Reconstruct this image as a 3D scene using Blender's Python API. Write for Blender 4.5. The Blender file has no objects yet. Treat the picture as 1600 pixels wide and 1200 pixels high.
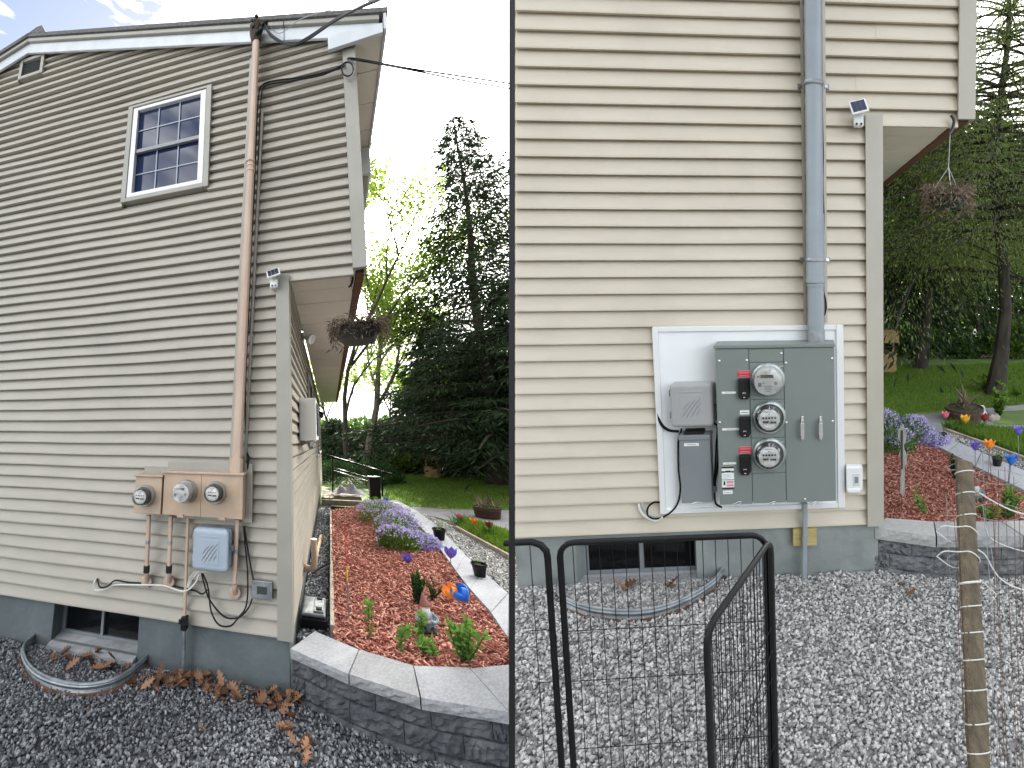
import bpy, math, random
import numpy as np
from mathutils import Vector, Matrix
random.seed(7); RNG = np.random.default_rng(7)
SC = bpy.context.scene; COL = SC.collection
PI = math.pi

# ------------------------------------------------------------------ camera, sky, sun, exposure
EYE = 1.75
cd = bpy.data.cameras.new('camera'); cam = bpy.data.objects.new('camera', cd); COL.objects.link(cam)
cam.location = (0, 0, EYE); cam.rotation_euler = (PI/2, 0, 0)
cd.sensor_width = 36; cd.lens = 36*600/1600; cd.clip_start = 0.05; cd.clip_end = 2000
SC.camera = cam
sun_dir = Vector(((590-800)/600, 1.0, (600-385)/600)).normalized()
SEL = math.asin(sun_dir.z); SAZ = math.atan2(sun_dir.x, sun_dir.y)
sl = bpy.data.lights.new('sun', 'SUN'); sl.energy = 5.0; sl.angle = math.radians(0.6); sl.color = (1, .93, .80)
so = bpy.data.objects.new('sun', sl); COL.objects.link(so)
so.rotation_euler = (-sun_dir).to_track_quat('-Z', 'Y').to_euler(); so.location = (0, 0, 30)
wd = bpy.data.worlds.new('World'); SC.world = wd; wd.use_nodes = True
nt = wd.node_tree; N = nt.nodes; L = nt.links; N.clear()
def wn(t, **k):
    n = N.new(t)
    for a, b in k.items(): setattr(n, a, b)
    return n
sky = wn('ShaderNodeTexSky', sky_type='NISHITA', sun_disc=False); sky.sun_elevation = SEL+math.radians(8); sky.sun_rotation = SAZ
tc = wn('ShaderNodeTexCoord'); mp = wn('ShaderNodeMapping'); mp.inputs['Scale'].default_value = (1, 1, 2.2); mp.inputs['Location'].default_value = (0, 0, 0)
L.new(tc.outputs['Generated'], mp.inputs[0])
n1 = wn('ShaderNodeTexNoise'); n1.inputs['Scale'].default_value = 2.1; n1.inputs['Detail'].default_value = 9; n1.inputs['Roughness'].default_value = .62
n2 = wn('ShaderNodeTexNoise'); n2.inputs['Scale'].default_value = 11; n2.inputs['Detail'].default_value = 5; n2.inputs['Distortion'].default_value = .6
L.new(mp.outputs[0], n1.inputs['Vector']); L.new(mp.outputs[0], n2.inputs['Vector'])
ad = wn('ShaderNodeMath', operation='MULTIPLY_ADD'); ad.inputs[1].default_value = .45
L.new(n2.outputs['Fac'], ad.inputs[0]); L.new(n1.outputs['Fac'], ad.inputs[2])
dot = wn('ShaderNodeVectorMath', operation='DOT_PRODUCT'); dot.inputs[1].default_value = tuple(sun_dir); L.new(tc.outputs['Generated'], dot.inputs[0])
# a bank of thin cloud thickens to a bright veil around the sun and to its right
veil = wn('ShaderNodeMapRange'); veil.inputs['From Min'].default_value = .57; veil.inputs['From Max'].default_value = .73
veil.inputs['To Min'].default_value = 0; veil.inputs['To Max'].default_value = .45; vd = wn('ShaderNodeVectorMath', operation='DOT_PRODUCT'); vd.inputs[1].default_value = tuple(Vector((.3, 1, .3)).normalized()); L.new(tc.outputs['Generated'], vd.inputs[0]); L.new(vd.outputs['Value'], veil.inputs['Value'])
av = wn('ShaderNodeMath', operation='ADD'); L.new(ad.outputs[0], av.inputs[0]); L.new(veil.outputs[0], av.inputs[1])
cr = wn('ShaderNodeMapRange'); cr.inputs['From Min'].default_value = .69; cr.inputs['From Max'].default_value = .98; L.new(av.outputs[0], cr.inputs['Value'])
cr.inputs['To Min'].default_value = .0; cr.inputs['To Max'].default_value = 1
glow = wn('ShaderNodeMapRange'); glow.inputs['From Min'].default_value = .93; glow.inputs['From Max'].default_value = 1.0; glow.inputs['To Min'].default_value = 0; glow.inputs['To Max'].default_value = 1; L.new(dot.outputs['Value'], glow.inputs['Value'])
gp = wn('ShaderNodeMath', operation='POWER'); gp.inputs[1].default_value = 7; L.new(glow.outputs[0], gp.inputs[0])
gm = wn('ShaderNodeMath', operation='MULTIPLY_ADD'); gm.inputs[1].default_value = 26.0; L.new(gp.outputs[0], gm.inputs[0])
sx = wn('ShaderNodeSeparateXYZ'); L.new(tc.outputs['Generated'], sx.inputs[0])
zen = wn('ShaderNodeMapRange'); zen.inputs['To Min'].default_value = 1.15; zen.inputs['To Max'].default_value = 3.3; L.new(sx.outputs['Z'], zen.inputs['Value']); L.new(zen.outputs[0], gm.inputs[2])
bs = wn('ShaderNodeBackground'); bs.inputs['Strength'].default_value = .05; L.new(sky.outputs[0], bs.inputs[0])
bc = wn('ShaderNodeBackground'); bc.inputs['Color'].default_value = (1, .985, .94, 1); L.new(gm.outputs[0], bc.inputs['Strength'])
mx = wn('ShaderNodeMixShader'); L.new(cr.outputs[0], mx.inputs[0]); L.new(bs.outputs[0], mx.inputs[1]); L.new(bc.outputs[0], mx.inputs[2])
wo = wn('ShaderNodeOutputWorld'); L.new(mx.outputs[0], wo.inputs[0])
SC.view_settings.view_transform = 'Standard'; SC.view_settings.look = 'None'; SC.view_settings.exposure = 1.8; SC.view_settings.gamma = 1
SC.view_settings.use_curve_mapping = False
SC.render.engine = 'CYCLES'
try:
    SC.cycles.transparent_max_bounces = 12; SC.cycles.max_bounces = 8; SC.cycles.diffuse_bounces = 4
except Exception: pass

# ------------------------------------------------------------------ the two plots: each has its own oblique building grid (u along the gable, d into depth, z up)
class Place:
    def __init__(s, K, h, hs, v, vs, d, o, w0, k):
        n = lambda p, g: g*np.array([p[0]-K[0], p[1]-K[1], K[2]])/np.linalg.norm([p[0]-K[0], p[1]-K[1], K[2]])
        s.K = K; s.U = n(h, hs); s.V = n(v, vs); s.D = n(d, 1)
        s.O = np.array([(o[0]-K[0])/K[2], (o[1]-K[1])/K[2], 1])*w0
        S = np.array([[K[2]/600, 0, (K[0]-800)/600], [0, K[2]/600, (K[1]-600)/600], [0, 0, 1]])*k
        T = np.array([[1, 0, 0], [0, 0, 1], [0, -1, 0]])
        s.M = T@S@np.array([s.U, s.D, s.V]).T; s.B = T@S@s.O+np.array([0, 0, EYE])
    def ray(s, x, y): return np.array([(x-s.K[0])/s.K[2], (y-s.K[1])/s.K[2], 1])
    def W(s, x, y, d=0):            # a point of the gable plane -> (u, z)
        r = np.linalg.solve(np.array([s.U, s.V, -s.ray(x, y)]).T, -s.O-d*s.D); return float(r[0]), float(r[1])
    def P(s, x, y, d=0): u, z = s.W(x, y, d); return (u, d, z)
    def S(s, x, y, u=0):            # side wall -> (d, z)
        r = np.linalg.solve(np.array([s.D, s.V, -s.ray(x, y)]).T, -s.O-u*s.U); return float(r[0]), float(r[1])
    def G(s, x, y, z=0):            # level plane -> (u, d)
        r = np.linalg.solve(np.array([s.U, s.D, -s.ray(x, y)]).T, -s.O-z*s.V); return float(r[0]), float(r[1])
    def GP(s, x, y, z=0): u, d = s.G(x, y, z); return (u, d, z)
    def w(s, p): return s.B+s.M@np.asarray(p, float)
A = Place((398, 600, 518), (-1650, 677), -1, (420, -2300), 1, (515, 688), (450, 995), 2.3, 1.0)
B = Place((1330, 600, 890), (12500, 385), 1, (1400, 9000), -1, (1254, 390), (1357, 816), 3.8, .7)

# ------------------------------------------------------------------ materials
def lin(c):
    if isinstance(c, str): c = [int(c[i:i+2], 16)/255 for i in (0, 2, 4)]; return tuple(x/12.92 if x <= .04045 else ((x+.055)/1.055)**2.4 for x in c)
    return tuple(c)
def mat(name, c, rough=.6, metal=0, c2=None, ns=6, bump=0, bs=40, spec=.5, detail=4, stretch=(1, 1, 1), attr=None, lo=.35, hi=.65, c3=None, s3=1.2):
    m = bpy.data.materials.new(name); m.use_nodes = True; t = m.node_tree; p = t.nodes['Principled BSDF']
    c = lin(c); p.inputs['Base Color'].default_value = (*c, 1); p.inputs['Roughness'].default_value = rough; p.inputs['Metallic'].default_value = metal
    p.inputs['Specular IOR Level'].default_value = spec
    geo = t.nodes.new('ShaderNodeNewGeometry'); mp_ = t.nodes.new('ShaderNodeMapping'); mp_.inputs['Scale'].default_value = stretch
    t.links.new(geo.outputs['Position'], mp_.inputs[0])
    cur = None
    if c2 is not None:
        c2 = lin(c2); mix = t.nodes.new('ShaderNodeMix'); mix.data_type = 'RGBA'
        mix.inputs[6].default_value = (*c, 1); mix.inputs[7].default_value = (*c2, 1)
        if attr:
            a = t.nodes.new('ShaderNodeAttribute'); a.attribute_name = attr; t.links.new(a.outputs['Fac'], mix.inputs[0])
        else:
            n = t.nodes.new('ShaderNodeTexNoise'); n.inputs['Scale'].default_value = ns; n.inputs['Detail'].default_value = detail
            t.links.new(mp_.outputs[0], n.inputs['Vector'])
            r = t.nodes.new('ShaderNodeMapRange'); r.inputs['From Min'].default_value = lo; r.inputs['From Max'].default_value = hi
            t.links.new(n.outputs['Fac'], r.inputs['Value']); t.links.new(r.outputs[0], mix.inputs[0])
        cur = mix.outputs[2]; t.links.new(cur, p.inputs['Base Color'])
    if c3 is not None:
        c3 = lin(c3); mix = t.nodes.new('ShaderNodeMix'); mix.data_type = 'RGBA'
        n = t.nodes.new('ShaderNodeTexNoise'); n.inputs['Scale'].default_value = s3; n.inputs['Detail'].default_value = 5
        t.links.new(geo.outputs['Position'], n.inputs['Vector'])
        r = t.nodes.new('ShaderNodeMapRange'); r.inputs['From Min'].default_value = .48; r.inputs['From Max'].default_value = .75
        t.links.new(n.outputs['Fac'], r.inputs['Value']); t.links.new(r.outputs[0], mix.inputs[0])
        if cur: t.links.new(cur, mix.inputs[6])
        else: mix.inputs[6].default_value = (*c, 1)
        mix.inputs[7].default_value = (*c3, 1); t.links.new(mix.outputs[2], p.inputs['Base Color'])
    if bump:
        n = t.nodes.new('ShaderNodeTexNoise'); n.inputs['Scale'].default_value = bs; n.inputs['Detail'].default_value = 6
        t.links.new(mp_.outputs[0], n.inputs['Vector']); b = t.nodes.new('ShaderNodeBump'); b.inputs['Strength'].default_value = bump; b.inputs['Distance'].default_value = .01
        t.links.new(n.outputs['Fac'], b.inputs['Height']); t.links.new(b.outputs[0], p.inputs['Normal'])
    return m
def leafmat(name, c, c2, trans=.35, attr='tone'):
    if 'maple' in name: trans = .55
    m = bpy.data.materials.new(name); m.use_nodes = True; t = m.node_tree; p = t.nodes['Principled BSDF']; out = t.nodes['Material Output']
    a = t.nodes.new('ShaderNodeAttribute'); a.attribute_name = attr
    mix = t.nodes.new('ShaderNodeMix'); mix.data_type = 'RGBA'; mix.inputs[6].default_value = (*lin(c), 1); mix.inputs[7].default_value = (*lin(c2), 1)
    t.links.new(a.outputs['Fac'], mix.inputs[0]); t.links.new(mix.outputs[2], p.inputs['Base Color']); p.inputs['Roughness'].default_value = .75; p.inputs['Specular IOR Level'].default_value = .2
    tr = t.nodes.new('ShaderNodeBsdfTranslucent')
    hs = t.nodes.new('ShaderNodeHueSaturation'); hs.inputs['Value'].default_value = 1.35; hs.inputs['Saturation'].default_value = 1.1
    t.links.new(mix.outputs[2], hs.inputs['Color']); t.links.new(hs.outputs[0], tr.inputs['Color'])
    ms = t.nodes.new('ShaderNodeMixShader'); ms.inputs[0].default_value = trans
    t.links.new(p.outputs[0], ms.inputs[1]); t.links.new(tr.outputs[0], ms.inputs[2]); t.links.new(ms.outputs[0], out.inputs[0])
    return m
def glassmat(name, tint=(1, 1, 1), refl=.10):
    m = bpy.data.materials.new(name); m.use_nodes = True; t = m.node_tree; out = t.nodes['Material Output']
    tr = t.nodes.new('ShaderNodeBsdfTransparent'); tr.inputs[0].default_value = (*tint, 1)
    gl = t.nodes.new('ShaderNodeBsdfGlossy'); gl.inputs['Roughness'].default_value = .03
    lw = t.nodes.new('ShaderNodeLayerWeight'); lw.inputs[0].default_value = .35
    mr = t.nodes.new('ShaderNodeMapRange'); mr.inputs['To Min'].default_value = refl; mr.inputs['To Max'].default_value = .7
    t.links.new(lw.outputs['Fresnel'], mr.inputs['Value'])
    ms = t.nodes.new('ShaderNodeMixShader'); t.links.new(mr.outputs[0], ms.inputs[0]); t.links.new(tr.outputs[0], ms.inputs[1]); t.links.new(gl.outputs[0], ms.inputs[2])
    t.links.new(ms.outputs[0], out.inputs[0]); return m
M = {}
M['sidingA'] = mat('vinyl_siding_shaded_tone', (.405, .372, .318), .5, c2=(.37, .34, .29), ns=3, stretch=(1, 1, 6), c3=(.35, .325, .285), s3=2.5, bump=.10, bs=25)  # backlit left gable: its shade and dimmer exposure are put into a darker colour
M['sidingB'] = mat('vinyl_siding_lit_tone', (.635, .575, .475), .5, c2=(.60, .54, .445), ns=3, stretch=(1, 1, 6), c3=(.555, .50, .41), s3=2.2, bump=.10, bs=25)  # same siding as the left house, brighter exposure put into its colour
M['trimA'] = mat('vinyl_corner_trim_shaded_tone', (.33, .315, .275), .45, c2=(.29, .28, .245), ns=4)  # trim of the backlit gable, darkened in colour along with its siding
M['trimB'] = mat('vinyl_corner_trim_lit_tone', (.46, .43, .37), .45, c2=(.42, .395, .34), ns=4)  # same trim, brighter exposure put into its colour
M['soffitA'] = mat('soffit_vinyl_darker', (.74, .70, .64), .6, c2=(.68, .64, .58), ns=2)  # soffit vinyl in the slightly darker of two tones
M['soffitB'] = mat('soffit_vinyl_lighter', (.80, .77, .70), .6, c2=(.74, .71, .64), ns=2)  # soffit vinyl in the slightly lighter tone
M['white_trim'] = mat('painted_white_trim', (.62, .66, .70), .4, c2=(.52, .56, .60), ns=5)
M['shingle'] = mat('asphalt_shingle_edge', (.17, .165, .16), .9, c2=(.10, .10, .10), ns=40, bump=.5, bs=90)
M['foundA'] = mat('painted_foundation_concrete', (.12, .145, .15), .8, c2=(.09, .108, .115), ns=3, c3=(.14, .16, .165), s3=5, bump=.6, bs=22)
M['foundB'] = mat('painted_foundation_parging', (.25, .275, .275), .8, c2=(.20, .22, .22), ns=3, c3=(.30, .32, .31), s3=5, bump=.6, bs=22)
M['core'] = mat('wall_sheathing', (.10, .09, .08), .9)
M['tan'] = mat('tan_painted_metal', (.50, .36, .26), .45, c2=(.43, .31, .22), ns=7, c3=(.40, .32, .25), s3=9, bump=.08, bs=60)
M['tan_pipe'] = mat('tan_painted_conduit', (.54, .40, .31), .4, c2=(.46, .33, .255), ns=4, stretch=(3, 3, .6))
M['galv'] = mat('galvanised_steel', (.34, .36, .38), .42, .6, c2=(.20, .22, .24), ns=14, bump=.1, bs=60)
M['rust'] = mat('rusted_steel', (.16, .065, .03), .9, c2=(.09, .045, .03), ns=18, bump=.4, bs=60)
M['grey_pvc'] = mat('grey_pvc_conduit', (.29, .33, .365), .38, c2=(.255, .29, .325), ns=4)
M['cabinet'] = mat('grey_green_enamel', (.19, .22, .21), .42, c2=(.175, .205, .195), ns=3)
M['grey_box'] = mat('grey_enamel_box', (.22, .24, .255), .4, c2=(.20, .22, .235), ns=3)
M['boxplA'] = mat('light_blue_grey_plastic', (.36, .42, .50), .42, c2=(.32, .375, .45), ns=5)
M['boxplB'] = mat('mid_grey_plastic', (.37, .375, .38), .42, c2=(.33, .335, .34), ns=5)
M['boardw'] = mat('white_painted_board', (.88, .90, .92), .5, c2=(.82, .84, .86), ns=2.5)
M['white_pl'] = mat('white_plastic', (.78, .79, .80), .35)
M['black'] = mat('black_rubber_cable', (.005, .005, .005), .6, spec=.25)
M['ac_white'] = mat('air_conditioner_white_paint', (.90, .91, .92), .4)
M['black_pl'] = mat('black_plastic', (.005, .005, .006), .42, spec=.3)
M['black_paint'] = mat('black_powder_coat', (.004, .0045, .005), .38, c2=(.008, .009, .01), ns=20, spec=.3)
M['white_cable'] = mat('white_cable', (.65, .65, .62), .5)
M['meter_face'] = mat('meter_face', (.62, .63, .62), .5)
M['meter_ring'] = mat('meter_ring', (.42, .46, .46), .3, .75)
M['meter_dark'] = mat('meter_inner_dark', (.045, .05, .05), .4)
M['ink'] = mat('dark_print', (.02, .02, .02), .6)
M['glass'] = glassmat('clear_glass')
M['winglass'] = mat('window_glass', (.010, .022, .07), .06, spec=.22)
M['darkglass'] = mat('dark_basement_glass', (.006, .007, .008), .12, spec=.35)
M['lcd'] = mat('lcd_display', (.05, .06, .05), .25)
M['red'] = mat('red_sticker', (.62, .02, .03), .4)
M['paper'] = mat('white_label', (.80, .80, .78), .5)
M['pink_print'] = mat('pink_print', (.60, .30, .36), .5)
M['blue_print'] = mat('blue_print', (.40, .55, .68), .5)
M['steel'] = mat('bright_steel', (.65, .65, .66), .25, .9)
M['solar'] = mat('solar_cells', (.02, .025, .06), .15, spec=.8)
M['concrete'] = mat('sill_concrete', (.36, .38, .40), .85, c2=(.25, .25, .25), ns=9, bump=.4, bs=50)
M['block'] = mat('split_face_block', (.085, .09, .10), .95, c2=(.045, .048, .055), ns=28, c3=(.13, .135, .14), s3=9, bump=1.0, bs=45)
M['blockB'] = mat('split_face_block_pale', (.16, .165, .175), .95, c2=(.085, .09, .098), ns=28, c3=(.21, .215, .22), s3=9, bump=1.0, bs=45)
M['cap'] = mat('cap_stone', (.33, .335, .35), .9, c2=(.25, .255, .27), ns=60, c3=(.38, .385, .40), s3=4, bump=.45, bs=120)
M['cap_warm'] = mat('cap_stone_warm', (.30, .30, .305), .9, c2=(.23, .23, .235), ns=60, c3=(.36, .36, .37), s3=4, bump=.45, bs=120)
M['capB_warm'] = mat('cap_stone_mid_grey', (.33, .33, .34), .9, c2=(.26, .26, .27), ns=60, c3=(.42, .42, .43), s3=4, bump=.45, bs=120)
M['capB'] = mat('cap_stone_pale', (.40, .40, .395), .9, c2=(.32, .32, .32), ns=60, c3=(.48, .48, .475), s3=4, bump=.45, bs=120)
M['paver'] = mat('paver_stone', (.40, .41, .44), .9, c2=(.32, .33, .36), ns=50, c3=(.48, .49, .52), s3=3, bump=.4, bs=120)
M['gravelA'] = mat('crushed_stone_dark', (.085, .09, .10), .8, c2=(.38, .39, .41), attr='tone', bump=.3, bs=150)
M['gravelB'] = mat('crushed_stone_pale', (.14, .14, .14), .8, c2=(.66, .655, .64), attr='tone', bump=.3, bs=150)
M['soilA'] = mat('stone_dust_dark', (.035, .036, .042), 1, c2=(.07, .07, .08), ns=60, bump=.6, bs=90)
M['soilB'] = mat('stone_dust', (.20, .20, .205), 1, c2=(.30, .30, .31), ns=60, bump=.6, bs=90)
M['mulch'] = mat('red_wood_mulch', (.24, .052, .036), .9, c2=(.72, .37, .28), attr='tone', bump=.4, bs=130)
M['mulch_soil'] = mat('mulch_bed_soil', (.15, .042, .03), 1, c2=(.25, .075, .055), ns=70, bump=.9, bs=80)
M['lawn'] = mat('lawn_soil_green', (.09, .16, .032), .95, c2=(.14, .23, .045), ns=3, c3=(.045, .07, .02), s3=.7, bump=.5, bs=60)
M['forest_floor'] = mat('forest_floor', (.035, .045, .018), 1, c2=(.06, .05, .03), ns=2)
M['drive'] = mat('grey_driveway', (.26, .26, .27), .95, c2=(.20, .20, .21), ns=20, c3=(.32, .32, .32), s3=2, bump=.4, bs=120)
M['grass'] = leafmat('grass_blades', (.10, .18, .03), (.25, .38, .07), .40)
M['needles'] = leafmat('spruce_needles', (.010, .022, .010), (.035, .062, .022), .10)
M['needlesB'] = leafmat('spruce_needles_olive', (.07, .105, .032), (.27, .34, .11), .35)
M['leavesY'] = leafmat('young_maple_leaves', (.13, .20, .035), (.32, .42, .08), .55)
M['leavesM'] = leafmat('green_leaves', (.06, .12, .025), (.22, .34, .07), .50)
M['leavesD'] = leafmat('dark_leaves', (.03, .06, .018), (.09, .16, .04), .35)
M['bark'] = mat('tree_bark', (.060, .048, .038), 1, c2=(.025, .02, .017), ns=14, stretch=(1, 1, .25), bump=.9, bs=22)
M['bark_pale'] = mat('pale_bark', (.16, .135, .11), 1, c2=(.07, .06, .05), ns=10, stretch=(1, 1, .3), bump=.6, bs=22)
M['phlox'] = leafmat('phlox_petals', (.38, .30, .68), (.74, .68, .92), .25)
M['stemleaf'] = leafmat('garden_leaves', (.05, .12, .025), (.20, .34, .07), .30)
M['dryplant'] = leafmat('dry_basket_plant', (.035, .028, .022), (.16, .12, .085), .15)
M['dryplantB'] = leafmat('dry_basket_plant_pale', (.06, .045, .03), (.30, .22, .16), .15)
M['oakleaf'] = leafmat('fallen_oak_leaf', (.075, .036, .022), (.34, .185, .11), .12)
M['wood'] = mat('cedar_wood', (.46, .29, .13), .7, c2=(.36, .21, .09), ns=8, stretch=(1, 1, 5))
M['wood_old'] = mat('weathered_stake', (.21, .165, .11), .9, c2=(.11, .088, .06), ns=9, stretch=(6, 6, .5), bump=.8, bs=60)
M['wood_grey'] = mat('silver_grey_wood', (.36, .37, .35), .85, c2=(.25, .255, .24), ns=14, stretch=(8, 8, .8), bump=.4, bs=60)
M['wood_edge'] = mat('timber_edging', (.46, .39, .32), .85, c2=(.30, .25, .2), ns=10, bump=.4, bs=60)
M['wood_dark'] = mat('dark_stained_wood', (.075, .045, .032), .8, c2=(.045, .028, .02), ns=12, stretch=(4, 4, 1), bump=.4, bs=50)
M['wood_block'] = mat('yellow_wood_block', (.50, .40, .16), .7, c2=(.40, .31, .12), ns=12, stretch=(1, 1, 6))
M['tulip_p'] = mat('purple_glass_petal', (.16, .12, .62), .3); M['tulip_o'] = mat('orange_petal', (.90, .28, .015), .3)
M['tulip_b'] = mat('blue_petal', (.01, .16, .66), .3); M['pink_pet'] = mat('pink_petal', (.78, .16, .26), .5)
M['red_pet'] = mat('dark_red_petal', (.25, .015, .03), .5); M['yel_pet'] = mat('yellow_petal', (.9, .48, .03), .5)
M['green_pot'] = mat('dark_green_pot', (.010, .03, .018), .7, spec=.2)
M['hat'] = mat('gnome_hat_faded', (.20, .075, .06), .7); M['beard'] = mat('gnome_beard', (.60, .60, .58), .7)
M['coat'] = mat('gnome_coat', (.13, .19, .22), .7, c2=(.25, .32, .34), ns=30); M['boots'] = mat('gnome_dark_base', (.03, .028, .025), .7); M['skin'] = mat('gnome_skin', (.5, .32, .25), .6)
M['cloth'] = mat('grey_cloth', (.42, .41, .46), .9, c2=(.30, .28, .34), ns=12)
M['hedge'] = leafmat('yew_hedge_leaves', (.012, .035, .010), (.045, .10, .025), .2)
M['rubber'] = mat('partition_black', (.004, .004, .005), .6)
M['yellow'] = mat('yellow_marker', (.7, .5, .03), .5)

# ------------------------------------------------------------------ mesh helpers (local coordinates of a place)
class MB:
    def __init__(s): s.v = []; s.f = []
    def add(s, vs, fs):
        b = len(s.v); s.v += [tuple(map(float, p)) for p in vs]; s.f += [tuple(i+b for i in q) for q in fs]; return s
    def hexa(s, p):   # 8 pts: bottom 4 (ccw), top 4
        return s.add(p, [(0, 3, 2, 1), (4, 5, 6, 7), (0, 1, 5, 4), (1, 2, 6, 5), (2, 3, 7, 6), (3, 0, 4, 7)])
    def box(s, x0, x1, y0, y1, z0, z1, R=None, c=None):
        p = [(x0, y0, z0), (x1, y0, z0), (x1, y1, z0), (x0, y1, z0), (x0, y0, z1), (x1, y0, z1), (x1, y1, z1), (x0, y1, z1)]
        if R is not None: p = [tuple(R@Vector(q)) for q in p]
        if c is not None: p = [(q[0]+c[0], q[1]+c[1], q[2]+c[2]) for q in p]
        return s.hexa(p)
    def tube(s, pts, r, seg=8, cap=True):
        pts = [Vector(p) for p in pts]; n = len(pts); rs = r if isinstance(r, (list, tuple)) else [r]*n
        ref = Vector((0, 0, 1)); vs = []; prev = None
        for i, p in enumerate(pts):
            t = (pts[min(i+1, n-1)]-pts[max(i-1, 0)]).normalized()
            if prev is None:
                a = ref if abs(t.dot(ref)) < .9 else Vector((1, 0, 0)); x = a.cross(t).normalized()
            else: x = (prev-t*prev.dot(t)).normalized()
            prev = x; y = t.cross(x)
            for k in range(seg):
                a = 2*PI*k/seg; vs.append(p+(x*math.cos(a)+y*math.sin(a))*rs[i])
        fs = [(i*seg+k, i*seg+(k+1) % seg, (i+1)*seg+(k+1) % seg, (i+1)*seg+k) for i in range(n-1) for k in range(seg)]
        if cap: fs += [tuple(range(seg))[::-1], tuple((n-1)*seg+k for k in range(seg))]
        return s.add(vs, fs)
    def lathe(s, c, axis, prof, seg=24):     # prof: (radius, offset along axis)
        ax = Vector(axis).normalized(); a = Vector((0, 0, 1)) if abs(ax.z) < .9 else Vector((1, 0, 0)); x = a.cross(ax).normalized(); y = ax.cross(x); c = Vector(c)
        vs = []
        for r, h in prof:
            for k in range(seg):
                t = 2*PI*k/seg; vs.append(c+ax*h+(x*math.cos(t)+y*math.sin(t))*r)
        fs = [(i*seg+k, i*seg+(k+1) % seg, (i+1)*seg+(k+1) % seg, (i+1)*seg+k) for i in range(len(prof)-1) for k in range(seg)]
        if prof[0][0] > 1e-6: fs.append(tuple(range(seg))[::-1])
        if prof[-1][0] > 1e-6: fs.append(tuple((len(prof)-1)*seg+k for k in range(seg)))
        return s.add(vs, fs)
    def ball(s, c, r, seg=12, rings=8, R=None):
        rx, ry, rz = r if isinstance(r, (tuple, list)) else (r, r, r); vs = []
        for i in range(rings+1):
            a = PI*i/rings-PI/2
            for k in range(seg):
                t = 2*PI*k/seg; q = Vector((rx*math.cos(a)*math.cos(t), ry*math.cos(a)*math.sin(t), rz*math.sin(a)))
                if R is not None: q = R@q
                vs.append(q+Vector(c))
        fs = [(i*seg+k, i*seg+(k+1) % seg, (i+1)*seg+(k+1) % seg, (i+1)*seg+k) for i in range(rings) for k in range(seg)]
        return s.add(vs, fs)
    def poly(s, pts): return s.add(pts, [tuple(range(len(pts)))])
    def prism(s, pts, off):                 # extrude polygon by an offset vector
        n = len(pts); o = Vector(off); q = [tuple(Vector(p)+o) for p in pts]
        return s.add(list(pts)+q, [tuple(range(n))[::-1], tuple(range(n, 2*n))]+[(i, (i+1) % n, n+(i+1) % n, n+i) for i in range(n)])
def npmesh(name, V, F, tone=None):
    me = bpy.data.meshes.new(name); k = F.shape[1]; me.vertices.add(len(V)); me.vertices.foreach_set('co', V.astype(np.float32).ravel())
    me.loops.add(F.size); me.loops.foreach_set('vertex_index', F.astype(np.int32).ravel())
    me.polygons.add(len(F)); me.polygons.foreach_set('loop_start', np.arange(0, F.size, k, dtype=np.int32))
    if tone is not None:
        a = me.attributes.new('tone', 'FLOAT', 'POINT'); a.data.foreach_set('value', tone.astype(np.float32))
    me.update(calc_edges=True); return me
BASE = {}
def setp(o, label=None, cat=None, group=None, kind=None):
    for k, v in (('label', label), ('category', cat), ('group', group), ('kind', kind)):
        if v: o[k] = v
    return o
def thing(pl, name, label, cat, base, group=None):
    o = bpy.data.objects.new(name, None); COL.objects.link(o); o.location = pl.w(base); o.empty_display_size = .05
    BASE[o.name] = (pl, np.array(base, float)); return setp(o, label, cat, group)
def tomesh(pl, name, mb, base, smooth=False, ang=40):
    if isinstance(mb, tuple): V, F, tone = mb; V = (np.asarray(V)-base)@pl.M.T; me = npmesh(name, V, F, tone)
    else:
        V = (np.array(mb.v)-base)@pl.M.T; me = bpy.data.meshes.new(name); me.from_pydata(V.tolist(), [], mb.f); me.update()
    if smooth:
        me.polygons.foreach_set('use_smooth', [True]*len(me.polygons))
        if ang: me.set_sharp_from_angle(angle=math.radians(ang))
    return me
def part(name, mb, m, parent, smooth=False, bevel=0, label=None, kind=None, seg=2):
    pl, base = BASE[parent.name]; me = tomesh(pl, name, mb, base, smooth); me.materials.append(M[m] if isinstance(m, str) else m)
    o = bpy.data.objects.new(name, me); COL.objects.link(o); o.parent = parent; BASE[o.name] = (pl, base)
    if bevel: bv(o, bevel, seg)
    return setp(o, label, kind=kind)
def bv(o, w, seg=2):
    b = o.modifiers.new('bevel', 'BEVEL'); b.width = w; b.segments = seg; b.limit_method = 'ANGLE'; b.angle_limit = math.radians(40); b.harden_normals = False
    o.data.polygons.foreach_set('use_smooth', [False]*len(o.data.polygons))
def single(pl, name, mb, m, label, cat, base, group=None, smooth=False, bevel=0, kind=None):
    base = np.array(base, float); me = tomesh(pl, name, mb, base, smooth); me.materials.append(M[m] if isinstance(m, str) else m)
    o = bpy.data.objects.new(name, me); COL.objects.link(o); o.location = pl.w(base); BASE[o.name] = (pl, base)
    if bevel: bv(o, bevel)
    return setp(o, label, cat, group, kind)
def structure(pl, name, mb, m): return single(pl, name, mb, m, None, None, (0, 0, 0), kind='structure')
def copy_piece(o, parent, off):
    c = o.copy(); COL.objects.link(c); c.parent = parent; pl, b = BASE[o.name]; c.location = Vector(o.location)+Vector(pl.M@np.array(off, float)); return c
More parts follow.
